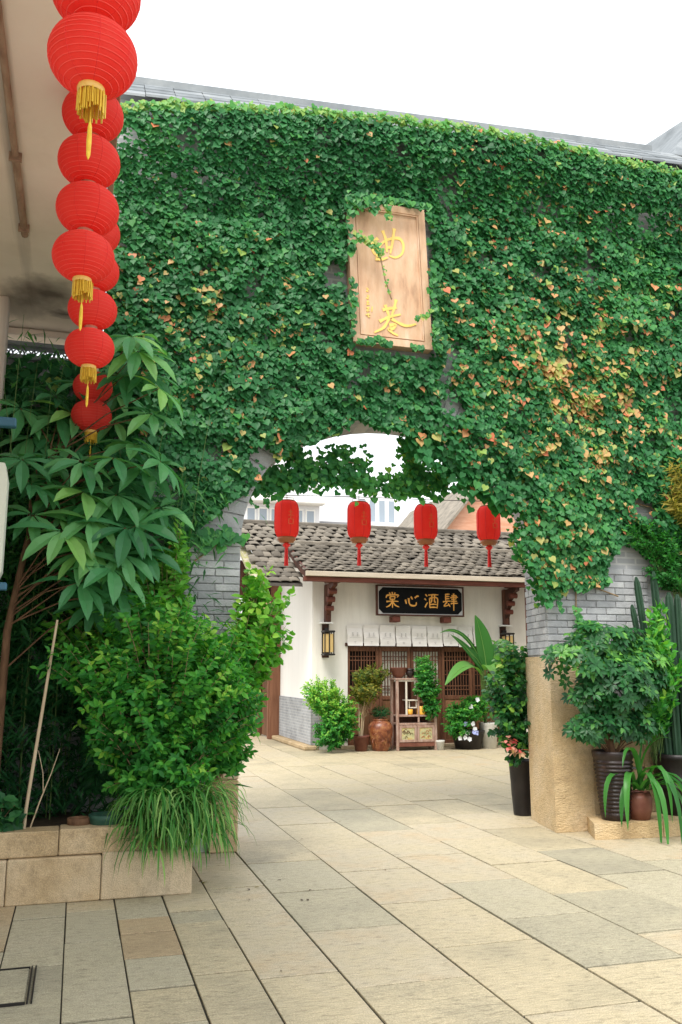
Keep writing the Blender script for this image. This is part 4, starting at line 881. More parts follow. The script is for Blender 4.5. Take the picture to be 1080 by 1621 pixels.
MB().prism([(13.0,0),(20.5,0),(20.5,5.6),(15.6,9.2),(13.0,6.1)], 'y', 32, 40).build('wall', M['salmon_brick'], sh)
mb = MB(); mb.bar((12.7,35.9,5.85), (15.65,35.9,9.42), 8.3, .14, up=(0,1,0)); mb.bar((20.8,35.9,5.5), (15.55,35.9,9.42), 8.3, .14, up=(0,1,0)); 
mb = MB()
for a, b_ in (((12.7,5.75),(15.6,9.24)), ((15.6,9.24),(20.9,5.35))):
    mb.add([(a[0],31.7,a[1]),(b_[0],31.7,b_[1]),(b_[0],40.2,b_[1]),(a[0],40.2,a[1]),(a[0],31.7,a[1]+.16),(b_[0],31.7,b_[1]+.16),(b_[0],40.2,b_[1]+.16),(a[0],40.2,a[1]+.16)], [(3,2,1,0),(4,5,6,7),(0,1,5,4),(1,2,6,5),(2,3,7,6),(3,0,4,7)])
mb.build('roof', M['tile'], sh)
nr = thing('neighbour_house', (9.8, 11, 0), 'grey tiled eave corner of neighbouring house at the top right', 'house')
MB().box(8.5, 13, 10.1, 14, 0, 8.9).build('wall', M['plaster'], nr)
mb = MB(); mb.add([(7.84,9.6,8.92),(13.5,9.6,8.92),(13.5,14.4,8.92),(7.84,14.4,8.92),(9.9,11.3,11.2),(12.5,11.0,11.2),(12.5,12.6,11.2),(9.6,12.6,11.2)], [(3,2,1,0),(4,5,6,7),(0,1,5,4),(1,2,6,5),(2,3,7,6),(3,0,4,7)]); mb.build('roof', M['coping_tile'], nr)
rw = thing('side_house', (13, 14, 0), 'white plaster side house right of the shop behind the pier', 'house')
MB().box(10.9, 13.5, 12.0, 17.0, 0, 4.4).build('wall', M['plaster'], rw)
mb = MB(); mb.prism([(10.6,4.3),(13.8,4.3),(12.2,5.3)], 'y', 11.7, 17.2); mb.build('roof', M['tile'], rw)

# ================================================================== four palace lanterns on a wire across the arch
pa, pb_ = Vector((1.42, 8.95, 3.78)), Vector((5.2, 9.85, 3.76))
LP = [((2.19,9.5,3.28),'leftmost of the four drum-shaped red lanterns in the arch'),((3.05,9.5,3.31),'second drum-shaped red lantern from the left in the arch'),((3.88,9.5,3.325),'third drum-shaped red lantern from the left in the arch'),((4.70,9.5,3.35),'rightmost drum-shaped red lantern, half behind hanging ivy')]
w = thing('hanging_wire', (3.3, 9.5, 3.6), 'thin dark wire across the arch carrying red lanterns', 'wire')
wpts = [(1.0,9.5,3.66)] + [(p[0], 9.5, p[2]+.275) for p, _ in LP] + [(5.6,9.5,3.72)]
MB().tube([(1.0,8.91,3.72)]+wpts+[(5.6,8.91,3.75)], .005, 4).build('cable', M['wire'], w)
proto = None
for (p, lab) in LP:
    if proto is None:
        L = thing('palace_lantern', p, lab, 'lantern', 'drum lanterns in the arch'); c = Vector(p)
        prof = [(.06,-.21),(.105,-.205),(.132,-.165),(.142,-.12),(.143,0),(.142,.12),(.132,.165),(.105,.20),(.06,.205)]
        MB().lathe(c, prof, 8*3, star=lambda k, n: 1.0 if k % 3 == 0 else .965).build('shade', M['lantern_red'], L)
        for k in range(8):
            a = 2*pi*k/8; MB().tube([c+Vector((r*1.008*cos(a), r*1.008*sin(a), z)) for r, z in prof[1:-1]], .004, 4).build('rib', M['red_silk'], L)
        MB().lathe(c, [(.095,-.205),(.105,-.215),(.105,-.24),(.085,-.25),(.082,-.265),(.03,-.27)], 20).build('base_ring', M['old_gold'], L)
        MB().lathe(c, [(.03,.215),(.09,.215),(.10,.208),(.09,.20)], 20).build('top_ring', M['old_gold'], L)
        mb = MB(); mb.tube([c+Vector((-.085,0,.205)), c+Vector((-.08,0,.25)), c+Vector((.08,0,.25)), c+Vector((.085,0,.205))], .004, 4); mb.tube([c+Vector((0,0,.21)), c+Vector((0,0,.285))], .004, 4); mb.build('hook', M['black_iron'], L)
        tsl = MB(); tsl.lathe(c, [(.012,-.27),(.04,-.285),(.045,-.30),(.02,-.325),(.012,-.34)], 10); tsl = tsl.build('tassel', M['red_silk'], L)
        mb = MB()
        for k in range(14):
            a = 2*pi*k/14; mb.tube([c+Vector((.014*cos(a),.014*sin(a),-.34)), c+Vector((.020*cos(a),.020*sin(a),-.53))], .005, 3)
        mb.build('strands', M['red_silk'], tsl)
        mb = MB(); cx, cz = c.x, c.z
        st = [([(cx-.03,cz+.06),(cx+.03,cz+.062)],.009),([(cx-.002,cz+.085),(cx-.002,cz-.02)],.009),([(cx-.035,cz+.02),(cx+.036,cz+.024)],.009),([(cx-.03,cz-.02),(cx+.03,cz-.02)],.009),([(cx-.026,cz-.02),(cx-.026,cz-.08)],.009),([(cx+.026,cz-.02),(cx+.026,cz-.08)],.009),([(cx-.026,cz-.075),(cx+.026,cz-.075)],.009)]
        strokes(mb, st, c.y-.1475, step=.0004); mb.build('printed_emblem', M['gold_print'], L); proto = L
    else:
        L = copy_tree(proto); L.location = p; L['label'] = lab
    L.rotation_euler = (0, 0, {0:.1}.get(0))

# ================================================================== plants on the left
# bamboo filling the shade behind
bam = thing('bamboo_clump', (0, 7.95, .4), 'dark fine-leaved bamboo clump in the shade behind the left planter', 'bamboo')
rgn = np.random.default_rng(21); P_, Tp, Nn, S, C = [], [], [], [], []; mb = MB()
for i in range(30):
    x = rgn.uniform(-1.0, .80); y = rgn.uniform(7.75, 8.2); h = rgn.uniform(2.6, 4.3) if x > -.9 else 3; lean = rgn.normal(0, .18); ly = -rgn.uniform(0, .25)
    f = lambda t: np.array((x+lean*t*t, y+ly*t*t, .38+h*t)); mb.tube([f(t) for t in np.linspace(0, 1, 7)], [.006*(1-.7*t) for t in np.linspace(0, 1, 7)], 5)
    for j in range(330):
        t = rgn.uniform(0, 1); p = f(t)+rgn.normal(size=3)*np.array((.20,.13,.12)); a = rgn.uniform(0, 2*pi)
        if p[2] > 3.3 and p[1] < 8.08: p[1] = 8.08+.1*rgn.random()
        P_.append(p); Tp.append((cos(a), sin(a)-.3, -.4+.5*rgn.normal())); Nn.append((rgn.normal(0,.4), -.5, 1)); S.append(rgn.uniform(.10,.22)); C.append(np.clip(rgn.random()*.6+.7*(t-.45), 0, 1))
mb.build('culm', M['stem_green'], bam); leaf_mass('foliage', *map(np.array, (P_, Tp, Nn, S)), 'narrow', np.array(C), 'bamboo_leaf', bam)
# umbrella-leaved tree
um = thing('umbrella_tree', (-.55, 7.3, .4), 'small tree with whorls of long drooping leaves at left', 'tree')
mb = MB(); tr = [(-.56,7.35,.4),(-.54,7.35,1.9),(-.46,7.45,2.5),(-.38,7.6,3.03),(-.28,7.85,3.5),(0,8.0,3.85),(.2,8.02,4.3)]; mb.tube(tr, [.034,.030,.026,.022,.018,.014,.010], 8)
WH = [(.30,4.40,1),(.46,4.12,1),(.20,3.95,.8),(-.14,3.74,.9),(.05,3.48,1),(.38,3.51,1),(.50,3.74,1),(-.32,3.35,1),(-.05,3.26,1),(.30,3.17,1),(-.08,2.94,1.1),(.17,2.98,1.1),(-.16,2.66,1.1),(.07,2.56,1.1),(.32,2.72,1.1),(.22,2.38,1.1),(-.02,2.26,1.05),(.46,2.56,1),(-.28,3.90,.8),(.42,2.96,1.1),(-.40,2.80,.8),(-.42,3.05,.9),(.58,3.3,1),(.14,4.2,.8),(.05,2.78,1.1),(.3,2.5,1.05),(.12,2.42,1.0),(.40,2.75,1.1),(.24,3.02,1.1),(-.02,3.02,1.1),(.0,2.5,1.0),(.36,4.28,1.1),(.26,4.12,1.0),(.55,3.95,.9),(.2,3.7,1),(.45,3.3,1),(-.2,3.55,1),(.2,3.3,1),(-.1,4.05,.8),(.6,2.95,.9),(.28,2.2,.9),(.1,2.12,.9),(-.45,3.5,1),(-.5,3.25,1),(-.3,3.15,1),(-.25,3.7,1),(-.55,3.75,.9)]
P_, Tp, Nn, S, C = [], [], [], [], []
for i, (x, z, s) in enumerate(WH):
    y = 7.90+.08*rgn.random() if (z > 3.4 and x < .25) else 7.15+.35*rgn.random() if z > 2.9 else 6.98+.32*rgn.random(); s *= y/7.3; far = z > 3.4 and x < .25; c = np.array((x*y/7.3 if far else x, y, z+(.12 if far else 0)))
    za = min(max(z-.2-.45*rgn.random(), 1.6), 4.2); zz_ = [q[2] for q in tr]; rt = np.array([np.interp(za, zz_, [q[k] for q in tr]) for k in range(3)]); mb.tube([rt, (rt+c)/2+np.array((0,0,.06)), c], [.008,.006,.004], 5, cap=False)
    ax = np.array((rgn.normal(0,.25)+.1, -.55+rgn.normal(0,.15), .75)); ax /= np.linalg.norm(ax); u = np.cross(ax, (0,1,.2)); u /= np.linalg.norm(u); v_ = np.cross(ax, u); n = rgn.integers(7, 10); tb = rgn.uniform(.1, .75)
    for j in range(n):
        a = 2*pi*(j+rgn.uniform(-.2,.2))/n; d = u*cos(a)+v_*sin(a); P_.append(c+d*.02); Tp.append(d+ax*.15+np.array((0,0,-.45+.15*rgn.normal()))); Nn.append(ax+np.array((0,0,.3))); S.append(s*rgn.uniform(.28,.40)); C.append(np.clip(tb+rgn.normal(0,.12), 0, 1))
mb.build('trunk', M['bark'], um); leaf_objs('leaf', *map(np.array, (P_, Tp, Nn, S)), 'long', np.array(C), 'umbrella_leaf', um)
# front shrubs
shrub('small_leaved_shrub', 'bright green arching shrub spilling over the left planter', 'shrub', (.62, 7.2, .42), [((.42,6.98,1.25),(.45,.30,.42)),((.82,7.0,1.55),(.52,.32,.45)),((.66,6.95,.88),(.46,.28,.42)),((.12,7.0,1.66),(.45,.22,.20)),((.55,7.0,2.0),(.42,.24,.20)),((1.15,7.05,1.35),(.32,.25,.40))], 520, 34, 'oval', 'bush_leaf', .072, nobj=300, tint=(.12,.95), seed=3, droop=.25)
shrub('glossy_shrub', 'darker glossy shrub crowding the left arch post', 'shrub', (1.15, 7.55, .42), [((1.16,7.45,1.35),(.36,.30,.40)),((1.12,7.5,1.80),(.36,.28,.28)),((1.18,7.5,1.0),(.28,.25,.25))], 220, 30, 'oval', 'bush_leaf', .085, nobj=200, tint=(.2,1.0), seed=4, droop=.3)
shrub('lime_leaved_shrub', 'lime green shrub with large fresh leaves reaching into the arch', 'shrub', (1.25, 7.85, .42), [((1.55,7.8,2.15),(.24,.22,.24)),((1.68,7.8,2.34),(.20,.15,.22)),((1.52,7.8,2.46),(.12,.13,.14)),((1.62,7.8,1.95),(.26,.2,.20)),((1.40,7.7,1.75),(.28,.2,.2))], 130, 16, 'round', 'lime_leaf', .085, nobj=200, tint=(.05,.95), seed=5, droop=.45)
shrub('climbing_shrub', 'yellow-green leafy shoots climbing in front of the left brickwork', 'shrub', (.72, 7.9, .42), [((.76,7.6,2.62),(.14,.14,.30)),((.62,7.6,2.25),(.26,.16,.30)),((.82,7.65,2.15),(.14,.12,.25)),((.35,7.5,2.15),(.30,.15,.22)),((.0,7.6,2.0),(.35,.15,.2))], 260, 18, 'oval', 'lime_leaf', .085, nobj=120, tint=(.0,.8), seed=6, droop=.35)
# spider plant
sp = thing('spider_plant', (.72, 6.95, .45), 'striped spider plant trailing over the right corner of the planter', 'plant')
rgn = np.random.default_rng(31); mb = MB(); tn = []
for i in range(760):
    b0 = (rgn.uniform(.48,1.05), rgn.uniform(6.72,6.95), rgn.uniform(.36,.72)); a = rgn.uniform(0, 2*pi); pts = arc(b0, (cos(a)*.7, sin(a)*.6-.35, rgn.uniform(.35,1)), rgn.uniform(.26,.46), rgn.uniform(.8,1.4), 6)
    pts = [Vector((p.x, min(p.y, 6.99), max(p.z, .03+.02*rgn.random()))) for p in pts]
    for p in pts:
        if p.z < .49 and p.x < .88: p.y = min(p.y, 6.735-.02*rgn.random())
    v_, f_ = strap(pts, rgn.uniform(.010,.017), fold=.5); mb.add(v_, f_); tn += [np.clip(rgn.uniform(.15,1), 0, 1)]*len(f_)
tag(tinted(mb.build('blades', M['strap_leaf'], sp), tn), kind='stuff')
# cane, dead shoots, fern-like plant and pots in the bed
cn = thing('bamboo_cane', (-.31, 6.95, .40), 'pale bamboo cane leaning upright in the left planter', 'cane')
MB().tube([(-.312,6.95,.40),(-.30,6.95,.62),(-.235,6.94,1.25),(-.16,6.93,1.97)], [.013,.013,.012,.009], 7).build('stalk', M['cane'], cn)
tw = thing('dead_shoot', (-.29, 6.96, .40), 'thin forked dead shoot beside the bamboo cane', 'shoot')
mb = MB(); mb.tube([(-.29,6.97,.40),(-.21,6.96,.66),(-.14,6.95,.86),(-.09,6.95,1.03)], [.007,.006,.004,.002], 5); mb.tube([(-.19,6.96,.72),(-.20,6.96,.86),(-.24,6.95,1.02)], [.004,.003,.002], 5); mb.build('stalk', M['cane'], tw)
shrub('bedding_plant', 'low dark leafy plant in the left corner of the planter', 'plant', (-.5, 6.98, .41), [((-.48,6.95,.58),(.16,.12,.13))], 26, 6, 'round', 'dark_leaf', .10, tint=(.2,.9), seed=8, nobj=40)
pt = thing('green_pot', (.26, 7.0, .40), 'small dark green glazed pot under the arching shrub', 'pot')
MB().lathe((.26,6.98,.40), [(.0,.0),(.09,.0),(.12,.12),(.125,.15),(.11,.15),(.10,.10)], 20).build('body', M['pot_green'], pt)
pt = thing('clay_pot', (.06, 7.0, .40), 'small brown clay pot in the planter, left of the green pot', 'pot')
MB().lathe((.07,6.99,.40), [(.0,.0),(.06,.0),(.085,.10),(.085,.13),(.075,.13),(.07,.08)], 18).build('body', M['bark'], pt)

# ================================================================== plants by the right pier
pl = thing('stone_platform', (5.8, 7.9, 0), 'low split-faced granite platform under the potted plants', 'platform')
mb = MB(); mb.prism([(4.83,7.70),(5.05,7.67),(5.55,7.64),(5.553,8.12),(5.02,8.13),(4.94,7.95)], 'z', 0, .145); mb.build('granite_block', M['granite'], pl)
mb = MB(); mb.prism([(5.558,7.63),(6.25,7.60),(7.4,7.58),(7.4,8.12),(5.558,8.12)], 'z', 0, .15); mb.build('granite_block', M['granite'], pl)
def pot(name, lab, c, prof, mt, group=None, n=28, soil_r=None, soil_z=None):
    p = thing(name, c, lab, 'pot', group); MB().lathe(c, prof, n).build('body', M[mt], p)
    if soil_r: MB().disc((c[0], c[1], c[2]+soil_z), soil_r, 18).build('soil', M['soil'], p)
    return p
rib = [(.0,0),(.135,0),(.14,.02)]
for k in range(14): z = .05+.038*k; r = .142+.045*(k/13); rib += [(r+.006, z), (r+.007, z+.015), (r-.003, z+.024), (r-.002, z+.034)]
rib += [(.20,.60),(.205,.635),(.205,.66),(.185,.66),(.18,.60)]
pot('ribbed_pot', 'tall ribbed dark glazed pot beside the granite plinth', (5.19,7.88,.145), rib, 'pot_glaze', soil_r=.18, soil_z=.61)
sch = shrub('dwarf_umbrella_plant', 'round-leaved umbrella bonsai in the ribbed pot by the pier', 'plant', (5.19, 7.88, .74), [((4.86,7.80,1.72),(.34,.26,.24)),((5.22,7.72,1.55),(.40,.26,.32)),((5.45,7.8,1.70),(.34,.26,.34)),((5.15,7.8,1.90),(.34,.24,.18)),((5.05,7.78,1.10),(.32,.2,.16)),((4.95,7.75,1.38),(.26,.2,.2)),((5.4,7.8,1.08),(.18,.2,.14))], 5, 2, 'oval', 'mixed_leaf', .06, seed=9, stems=True)
rgn = np.random.default_rng(41); P_, Tp, Nn, S, C = [], [], [], [], []; mb = MB(); tr = [(5.19,7.88,.74),(5.15,7.87,.95),(5.22,7.86,1.2),(5.18,7.85,1.5),(5.2,7.85,1.75)]; mb.tube(tr, [.045,.035,.028,.022,.015], 7)
BL = [((4.86,7.82,1.70),(.40,.26,.25),120),((5.22,7.74,1.50),(.46,.26,.34),190),((5.45,7.8,1.62),(.38,.26,.36),150),((5.12,7.82,1.90),(.44,.24,.18),130),((4.98,7.80,1.06),(.36,.22,.13),90),((4.92,7.77,1.36),(.30,.2,.22),90),((5.38,7.82,1.06),(.28,.2,.14),70)]
for c, r, n in BL:
    for i in range(n):
        d = rgn.normal(size=3); d /= np.linalg.norm(d); 
        if d[1] > .3: d[1] *= -1
        gq = noise.noise(Vector((d[0]*2.2+c[0]*3, d[2]*2.2+c[2]*3, 4)))
        if gq < -.22: continue
        p = np.array(c)+d*np.array(r)*rgn.uniform(.55,1.0)*(1+.55*gq); ax = d*.8+np.array((0,-.35,.6)); ax /= np.linalg.norm(ax); u = np.cross(ax, (.1,.9,.3)); u /= np.linalg.norm(u); v_ = np.cross(ax, u); nl = rgn.integers(6, 9); tb = rgn.uniform(.1,.55)+.15*(p[2] > 1.6)
        k = min(range(len(tr)), key=lambda q: abs(tr[q][2]-(p[2]-.15))); 
        if i % 3 == 0: mb.tube([tr[k], (np.array(tr[k])+p)/2+np.array((0,0,.03)), p], [.008,.005,.003], 4, cap=False)
        for j in range(nl):
            a = 2*pi*(j+rgn.uniform(-.2,.2))/nl; dd = u*cos(a)+v_*sin(a); P_.append(p+dd*.012); Tp.append(dd+ax*.25+np.array((0,0,-.2))); Nn.append(ax); S.append(rgn.uniform(.060,.100)); C.append(np.clip(tb+rgn.normal(0,.1), 0, .8))
mb.build('trunk', M['bark'], sch); foliage(P_, Tp, Nn, S, 'oval', C, 'mixed_leaf', sch, 300)
# leafy shoots behind it
shrub('leafy_shrub', 'fresh green upright shrub between the umbrella bonsai and cactus', 'shrub', (5.72, 8.0, .16), [((5.74,7.78,2.0),(.18,.12,.30)),((5.70,7.74,1.62),(.28,.16,.30)),((5.64,7.74,1.35),(.24,.14,.2))], 130, 16, 'oval', 'bush_leaf', .10, nobj=150, tint=(.2,1), seed=10, droop=-.1, spread=.7, rb=.0015, bark='stem_green')
# strap-leaved lily
pot('small_red_pot', 'small dark red pot under the strap-leaved lily', (5.42,7.82,.15), [(0,0),(.10,0),(.125,.10),(.13,.2),(.11,.26),(.10,.24)], 'pot_maroon', soil_r=.10, soil_z=.235)
ly = thing('lily_plant', (5.42, 7.78, .38), 'lily with long arching strap leaves hanging over the platform edge', 'plant')
rgn = np.random.default_rng(51)
LV = [(-.9,-.5,.9,.62,1.1),(-.5,-.5,1.2,.75,1.5),(-.2,-.7,1.2,.85,1.9),(.05,-.7,1.0,.9,2.0),(.2,-.6,1.4,.85,1.4),(.35,-.6,1.0,.75,1.4),(.6,-.4,1.0,.75,1.3),(.9,-.4,.8,.65,1.2),(.15,-.2,2.2,.66,.25),(.35,-.1,1.8,.6,.5),(-.3,-.2,1.7,.62,.8),(-.1,-.8,.9,.8,1.9),(.3,-.8,.7,.7,1.6),(.7,-.6,.6,.62,1.2),(-.7,-.3,1.3,.58,1.3),(.5,-.7,1.3,.85,1.5),(1.0,-.2,1.1,.6,1.2),(-.05,-.5,1.6,.8,1.7),(.8,-.7,1.0,.75,1.5)]
for i, (dx, dy, dz, ln, dr) in enumerate(LV):
    b0 = (5.42+.05*rgn.normal(), 7.76+.03*rgn.normal(), .42+.03*rgn.random()); pts = arc(b0, (dx, dy, dz), ln*rgn.uniform(1.1,1.35), dr*.85, 11); pts = [Vector((p.x, p.y if p.z > .16 else min(p.y, 7.56), max(p.z, .012))) for p in pts]
    v_, f_ = strap(pts, rgn.uniform(.05,.07), prof=lambda t: min(1, .55+1.5*t)*(1-t**3.5)+.03, fold=.35); o = MB().add(v_, f_, True).build('leaf', M['strap_leaf'], ly); tinted(o, float(rgn.uniform(.0,.6)))
# cactus
pot('black_tub', 'round black plastic tub holding the tall cactus', (6.02,7.98,.15), [(0,0),(.20,0),(.215,.02),(.22,.24),(.235,.25),(.235,.28),(.225,.29),(.24,.54),(.255,.55),(.255,.60),(.235,.60),(.23,.5)], 'pot_black', soil_r=.23, soil_z=.56)
ca = thing('column_cactus', (6.02, 7.98, .70), 'cluster of tall ribbed column cacti at the right edge', 'cactus')
star = lambda k, n: 1.0 if k % 2 == 0 else .72
for x, y, h, r, lx_, ly_ in ((5.88,7.92,1.02,.042,-.06,0),(5.95,7.86,1.18,.045,-.02,0),(6.05,7.85,1.10,.045,.02,0),(6.14,7.90,1.02,.045,.05,0),(5.97,7.95,1.45,.045,-.05,.03),(6.06,7.97,1.72,.045,.0,.02),(5.90,8.04,1.88,.038,-.22,.0),(6.2,8.0,1.2,.045,.08,0),(5.92,7.98,1.30,.04,-.10,0),(5.85,8.0,1.58,.034,-.26,.02),(6.14,7.98,1.70,.042,.02,0),(6.0,8.03,1.95,.042,-.10,0),(6.11,7.86,.85,.04,.03,0),(6.02,7.80,.8,.04,0,0)):
    mb = MB(); n = 14; base = Vector((x, y, .70)); prof = [(r*.8,0)]+[(r*(.96+.05*sin(7*t*h+x*9)), h*t) for t in np.linspace(.06,.93,14)]+[(r*.8,h*.97),(r*.35,h),(.002,h*1.003)]
    for i, (rr, z) in enumerate(prof):
        off = Vector((lx_*z/h*.9, ly_*z/h, z))
        for k in range(n): a = 2*pi*k/n; q = rr*star(k, n); mb.v.append(tuple(base+off+Vector((q*cos(a), q*sin(a), 0))))
    m2 = len(prof)
    for i in range(m2-1):
        for k in range(n): mb.f.append((i*n+k, i*n+(k+1) % n, (i+1)*n+(k+1) % n, (i+1)*n+k)); mb.sm.append(False)
    mb.build('column', M['cactus'], ca)
# climbers at the right edge
shrub('fine_leaved_climber', 'fine-leaved green climber on the wall above the cactus', 'climber', (6.3, 8.1, 2.2), [((6.15,8.03,2.98),(.45,.10,.28)),((5.85,8.03,3.05),(.30,.10,.17)),((6.2,8.03,2.62),(.42,.10,.18))], 260, 22, 'oval', 'bush_leaf', .05, tint=(.0,.6), seed=12, droop=.1, bark='stem_green', rb=.0022)
shrub('yellow_bamboo', 'yellowing feathery bamboo leaves against the ivy at the right edge', 'bamboo', (6.6, 7.95, 2.6), [((6.36,7.92,3.68),(.30,.10,.30)),((6.25,7.92,3.40),(.20,.10,.18))], 170, 22, 'narrow', 'yellow_leaf', .11, tint=(.2,1), seed=13, droop=.35, bark='stem_green', rb=.002)
# bush in a slim pot behind the pier
pot('slim_black_pot', 'slim tall black pot half hidden behind the stone plinth', (4.88,9.22,0), [(0,0),(.10,0),(.105,.02),(.118,.2),(.12,.205),(.128,.38),(.130,.385),(.14,.56),(.155,.57),(.155,.60),(.135,.60),(.13,.5)], 'pot_black', soil_r=.13, soil_z=.55)
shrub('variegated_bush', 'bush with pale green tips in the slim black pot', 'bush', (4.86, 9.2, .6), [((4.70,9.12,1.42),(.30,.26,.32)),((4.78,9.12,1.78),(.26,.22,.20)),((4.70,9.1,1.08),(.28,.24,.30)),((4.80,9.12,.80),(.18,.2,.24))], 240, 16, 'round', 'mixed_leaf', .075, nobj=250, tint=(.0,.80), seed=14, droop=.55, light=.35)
shrub('red_bracts', 'pink and red leaves hanging low on the variegated bush', 'plant', (4.72, 9.1, .62), [((4.60,8.98,.80),(.08,.06,.12)),((4.70,8.95,.72),(.07,.05,.09))], 9, 3, 'round', 'pink_leaf', .075, tint=(.1,1.2), seed=15, droop=.6, stems=True)

# ================================================================== things in front of the shop
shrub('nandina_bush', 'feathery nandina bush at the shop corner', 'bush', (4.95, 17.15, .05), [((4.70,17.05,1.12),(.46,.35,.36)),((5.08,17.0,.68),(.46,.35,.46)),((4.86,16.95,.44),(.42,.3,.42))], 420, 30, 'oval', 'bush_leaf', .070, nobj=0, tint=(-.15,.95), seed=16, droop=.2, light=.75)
pot('maroon_pot', 'maroon flower pot of the small tree beside the clay jar', (5.53,17.15,0), [(0,0),(.115,0),(.165,.26),(.18,.27),(.18,.31),(.155,.31),(.15,.25)], 'pot_maroon', soil_r=.15, soil_z=.27)
tr_ = shrub('potted_maple', 'small tree with yellowing leaves growing in the maroon pot', 'tree', (5.53, 17.15, .27), [((5.62,17.05,1.22),(.34,.28,.13)),((5.85,17.1,1.55),(.30,.25,.17)),((5.60,17.1,1.50),(.25,.22,.13))], 190, 22, 'oval', 'yellow_leaf', .075, tint=(.0,.9), seed=17, droop=.15, stems=True, light=-.2)
mb = MB(); mb.tube([(5.53,17.15,.27),(5.55,17.14,.7),(5.58,17.12,1.15)], [.02,.016,.012], 6); mb.tube([(5.49,17.15,.27),(5.49,17.14,.8),(5.45,17.12,1.1)], [.015,.012,.01], 6); mb.tube([(5.56,17.16,.27),(5.62,17.16,.9),(5.75,17.12,1.5)], [.014,.012,.01], 6); mb.build('trunk', M['cane'], tr_)
jar = pot('clay_jar', 'big orange-brown glazed jar with relief beside the cabinet', (5.93,17.12,0), [(0,0),(.155,0),(.165,.02),(.19,.12),(.235,.28),(.255,.40),(.25,.48),(.20,.56),(.155,.585),(.15,.60),(.165,.615),(.165,.63),(.14,.63),(.13,.58)], 'jar_clay', soil_r=.135, soil_z=.6)
rg = random.Random(9); mb = MB()
for k in range(26):
    a = -pi/2+rg.uniform(-1.1,1.1); z = rg.uniform(.10,.36); r = .20+.055*min(1, z/.4)+.005; p = Vector((5.93+r*cos(a), 17.12+r*sin(a), z)); q = Vector((-sin(a)*rg.uniform(-.04,.04), cos(a)*rg.uniform(-.03,.03), rg.uniform(.02,.06))); mb.tube([p-q, p+q*.2, p+q], [.004,.009,.004], 5)
mb.build('relief', M['jar_clay'], jar)
shrub('jar_plant', 'dark grassy plant growing out of the clay jar', 'plant', (5.93,17.1,.6), [((5.93,17.08,.78),(.20,.18,.10))], 50, 10, 'narrow', 'dark_leaf', .10, tint=(.1,.9), seed=18, droop=.1)
cab = thing('display_cabinet', (6.67, 17.12, 0), 'weathered wooden display cabinet with two painted doors', 'cabinet')
cy0, cy1 = 16.98, 17.36
def cb(n, *a, mt='wood_weathered', c=.004): return MB().box(*a, c=c).build(n, M[mt], cab)
cb('post', 6.23, 6.285, cy0, cy0+.05, 0, 1.40); cb('post', 6.23, 6.285, cy1-.05, cy1, 0, 1.40); cb('post', 7.055, 7.11, cy0, cy0+.05, 0, .80); cb('post', 7.055, 7.11, cy1-.05, cy1, 0, .80)
cb('post', 6.44, 6.475, cy0+.01, cy0+.045, .70, 1.365, mt='frame_white')
cb('post', 6.70, 6.735, cy0+.01, cy0+.045, .545, 1.365)
cb('top', 6.21, 6.78, cy0-.01, cy1+.01, 1.401, 1.435); cb('rail', 6.286, 6.70, cy0+.012, cy0+.04, 1.366, 1.400, mt='frame_white')
cb('shelf', 6.476, 6.699, cy0+.01, cy1-.06, .98, 1.0, mt='frame_white'); cb('shelf', 6.286, 7.054, cy0+.005, cy1-.02, .665, .70); cb('shelf', 6.286, 7.054, cy0+.005, cy1-.02, .50, .54)
cb('rail', 6.286, 7.054, cy0+.005, cy1-.02, .075, .16, mt='pot_maroon'); cb('back_panel', 6.286, 6.69, cy1-.03, cy1-.015, .16, 1.36, mt='wood_dark'); cb('back_panel', 6.70, 7.05, cy1-.03, cy1-.015, .16, .66, mt='wood_dark')
for x0, x1, k in ((6.29,6.665,0),(6.675,7.05,1)):
    d = thing('cabinet_door', (x0, cy0, .16), None, None, parent=cab)
    for a in ((x0,x1,.165,.215),(x0,x1,.445,.495),(x0,x0+.05,.216,.444),(x1-.05,x1,.216,.444)): MB().box(a[0],a[1],cy0-.004,cy0+.02,a[2],a[3],c=.003).build('frame_rail', M['wood_weathered'], d)
    MB().box(x0+.05, x1-.05, cy0+.008, cy0+.016, .216, .444).build('painted_panel', M['cabinet_panel'], d)
    mb = MB(); st = []
    rg = random.Random(k+3)
    for q in range(10): cx, cz = x0+.19+rg.uniform(-.10,.10), .33+rg.uniform(-.08,.08); st.append(([(cx-.03,cz-.02),(cx,cz+rg.uniform(0,.03)),(cx+.03,cz-.01)], .010))
    strokes(mb, st, cy0+.004, step=.0003); mb.build('painted_motif', M['bark'] if k == 0 else M['old_gold'], d)
def vessel(name, lab, c, prof, mt, cat='bowl'): o = thing(name, c, lab, cat); MB().lathe(c, prof, 20).build('body', M[mt], o); return o
vessel('clay_bowl', 'tilted red clay bowl on top of the cabinet', (6.33,17.1,1.435), [(0,0),(.07,0),(.13,.08),(.18,.20),(.185,.215),(.17,.21),(.10,.06)], 'pot_maroon')
vessel('small_black_jar', 'small dark lidded jar beside the clay bowl', (6.56,17.05,1.435), [(0,0),(.035,0),(.04,.03),(.085,.08),(.09,.13),(.07,.155),(.085,.16),(.085,.185),(.03,.20),(0,.205)], 'pot_glaze', 'jar')
vessel('yellow_cup', 'small yellow cup on the cabinet shelf', (6.55,17.08,.70), [(0,0),(.055,0),(.065,.03),(.068,.11),(.060,.11),(.055,.03)], 'yellow_cup', 'cup')
vessel('yellow_box_vase', 'square-sided yellow vase with red marks on the shelf', (6.80,17.07,.70), [(0,0),(.085,0),(.09,.02),(.09,.17),(.08,.175),(.075,.03)], 'yellow_cup', 'vase')
pf = thing('picture_frame', (6.62, 17.2, 1.0), 'tiny pale open frame hanging in the cabinet', 'frame')
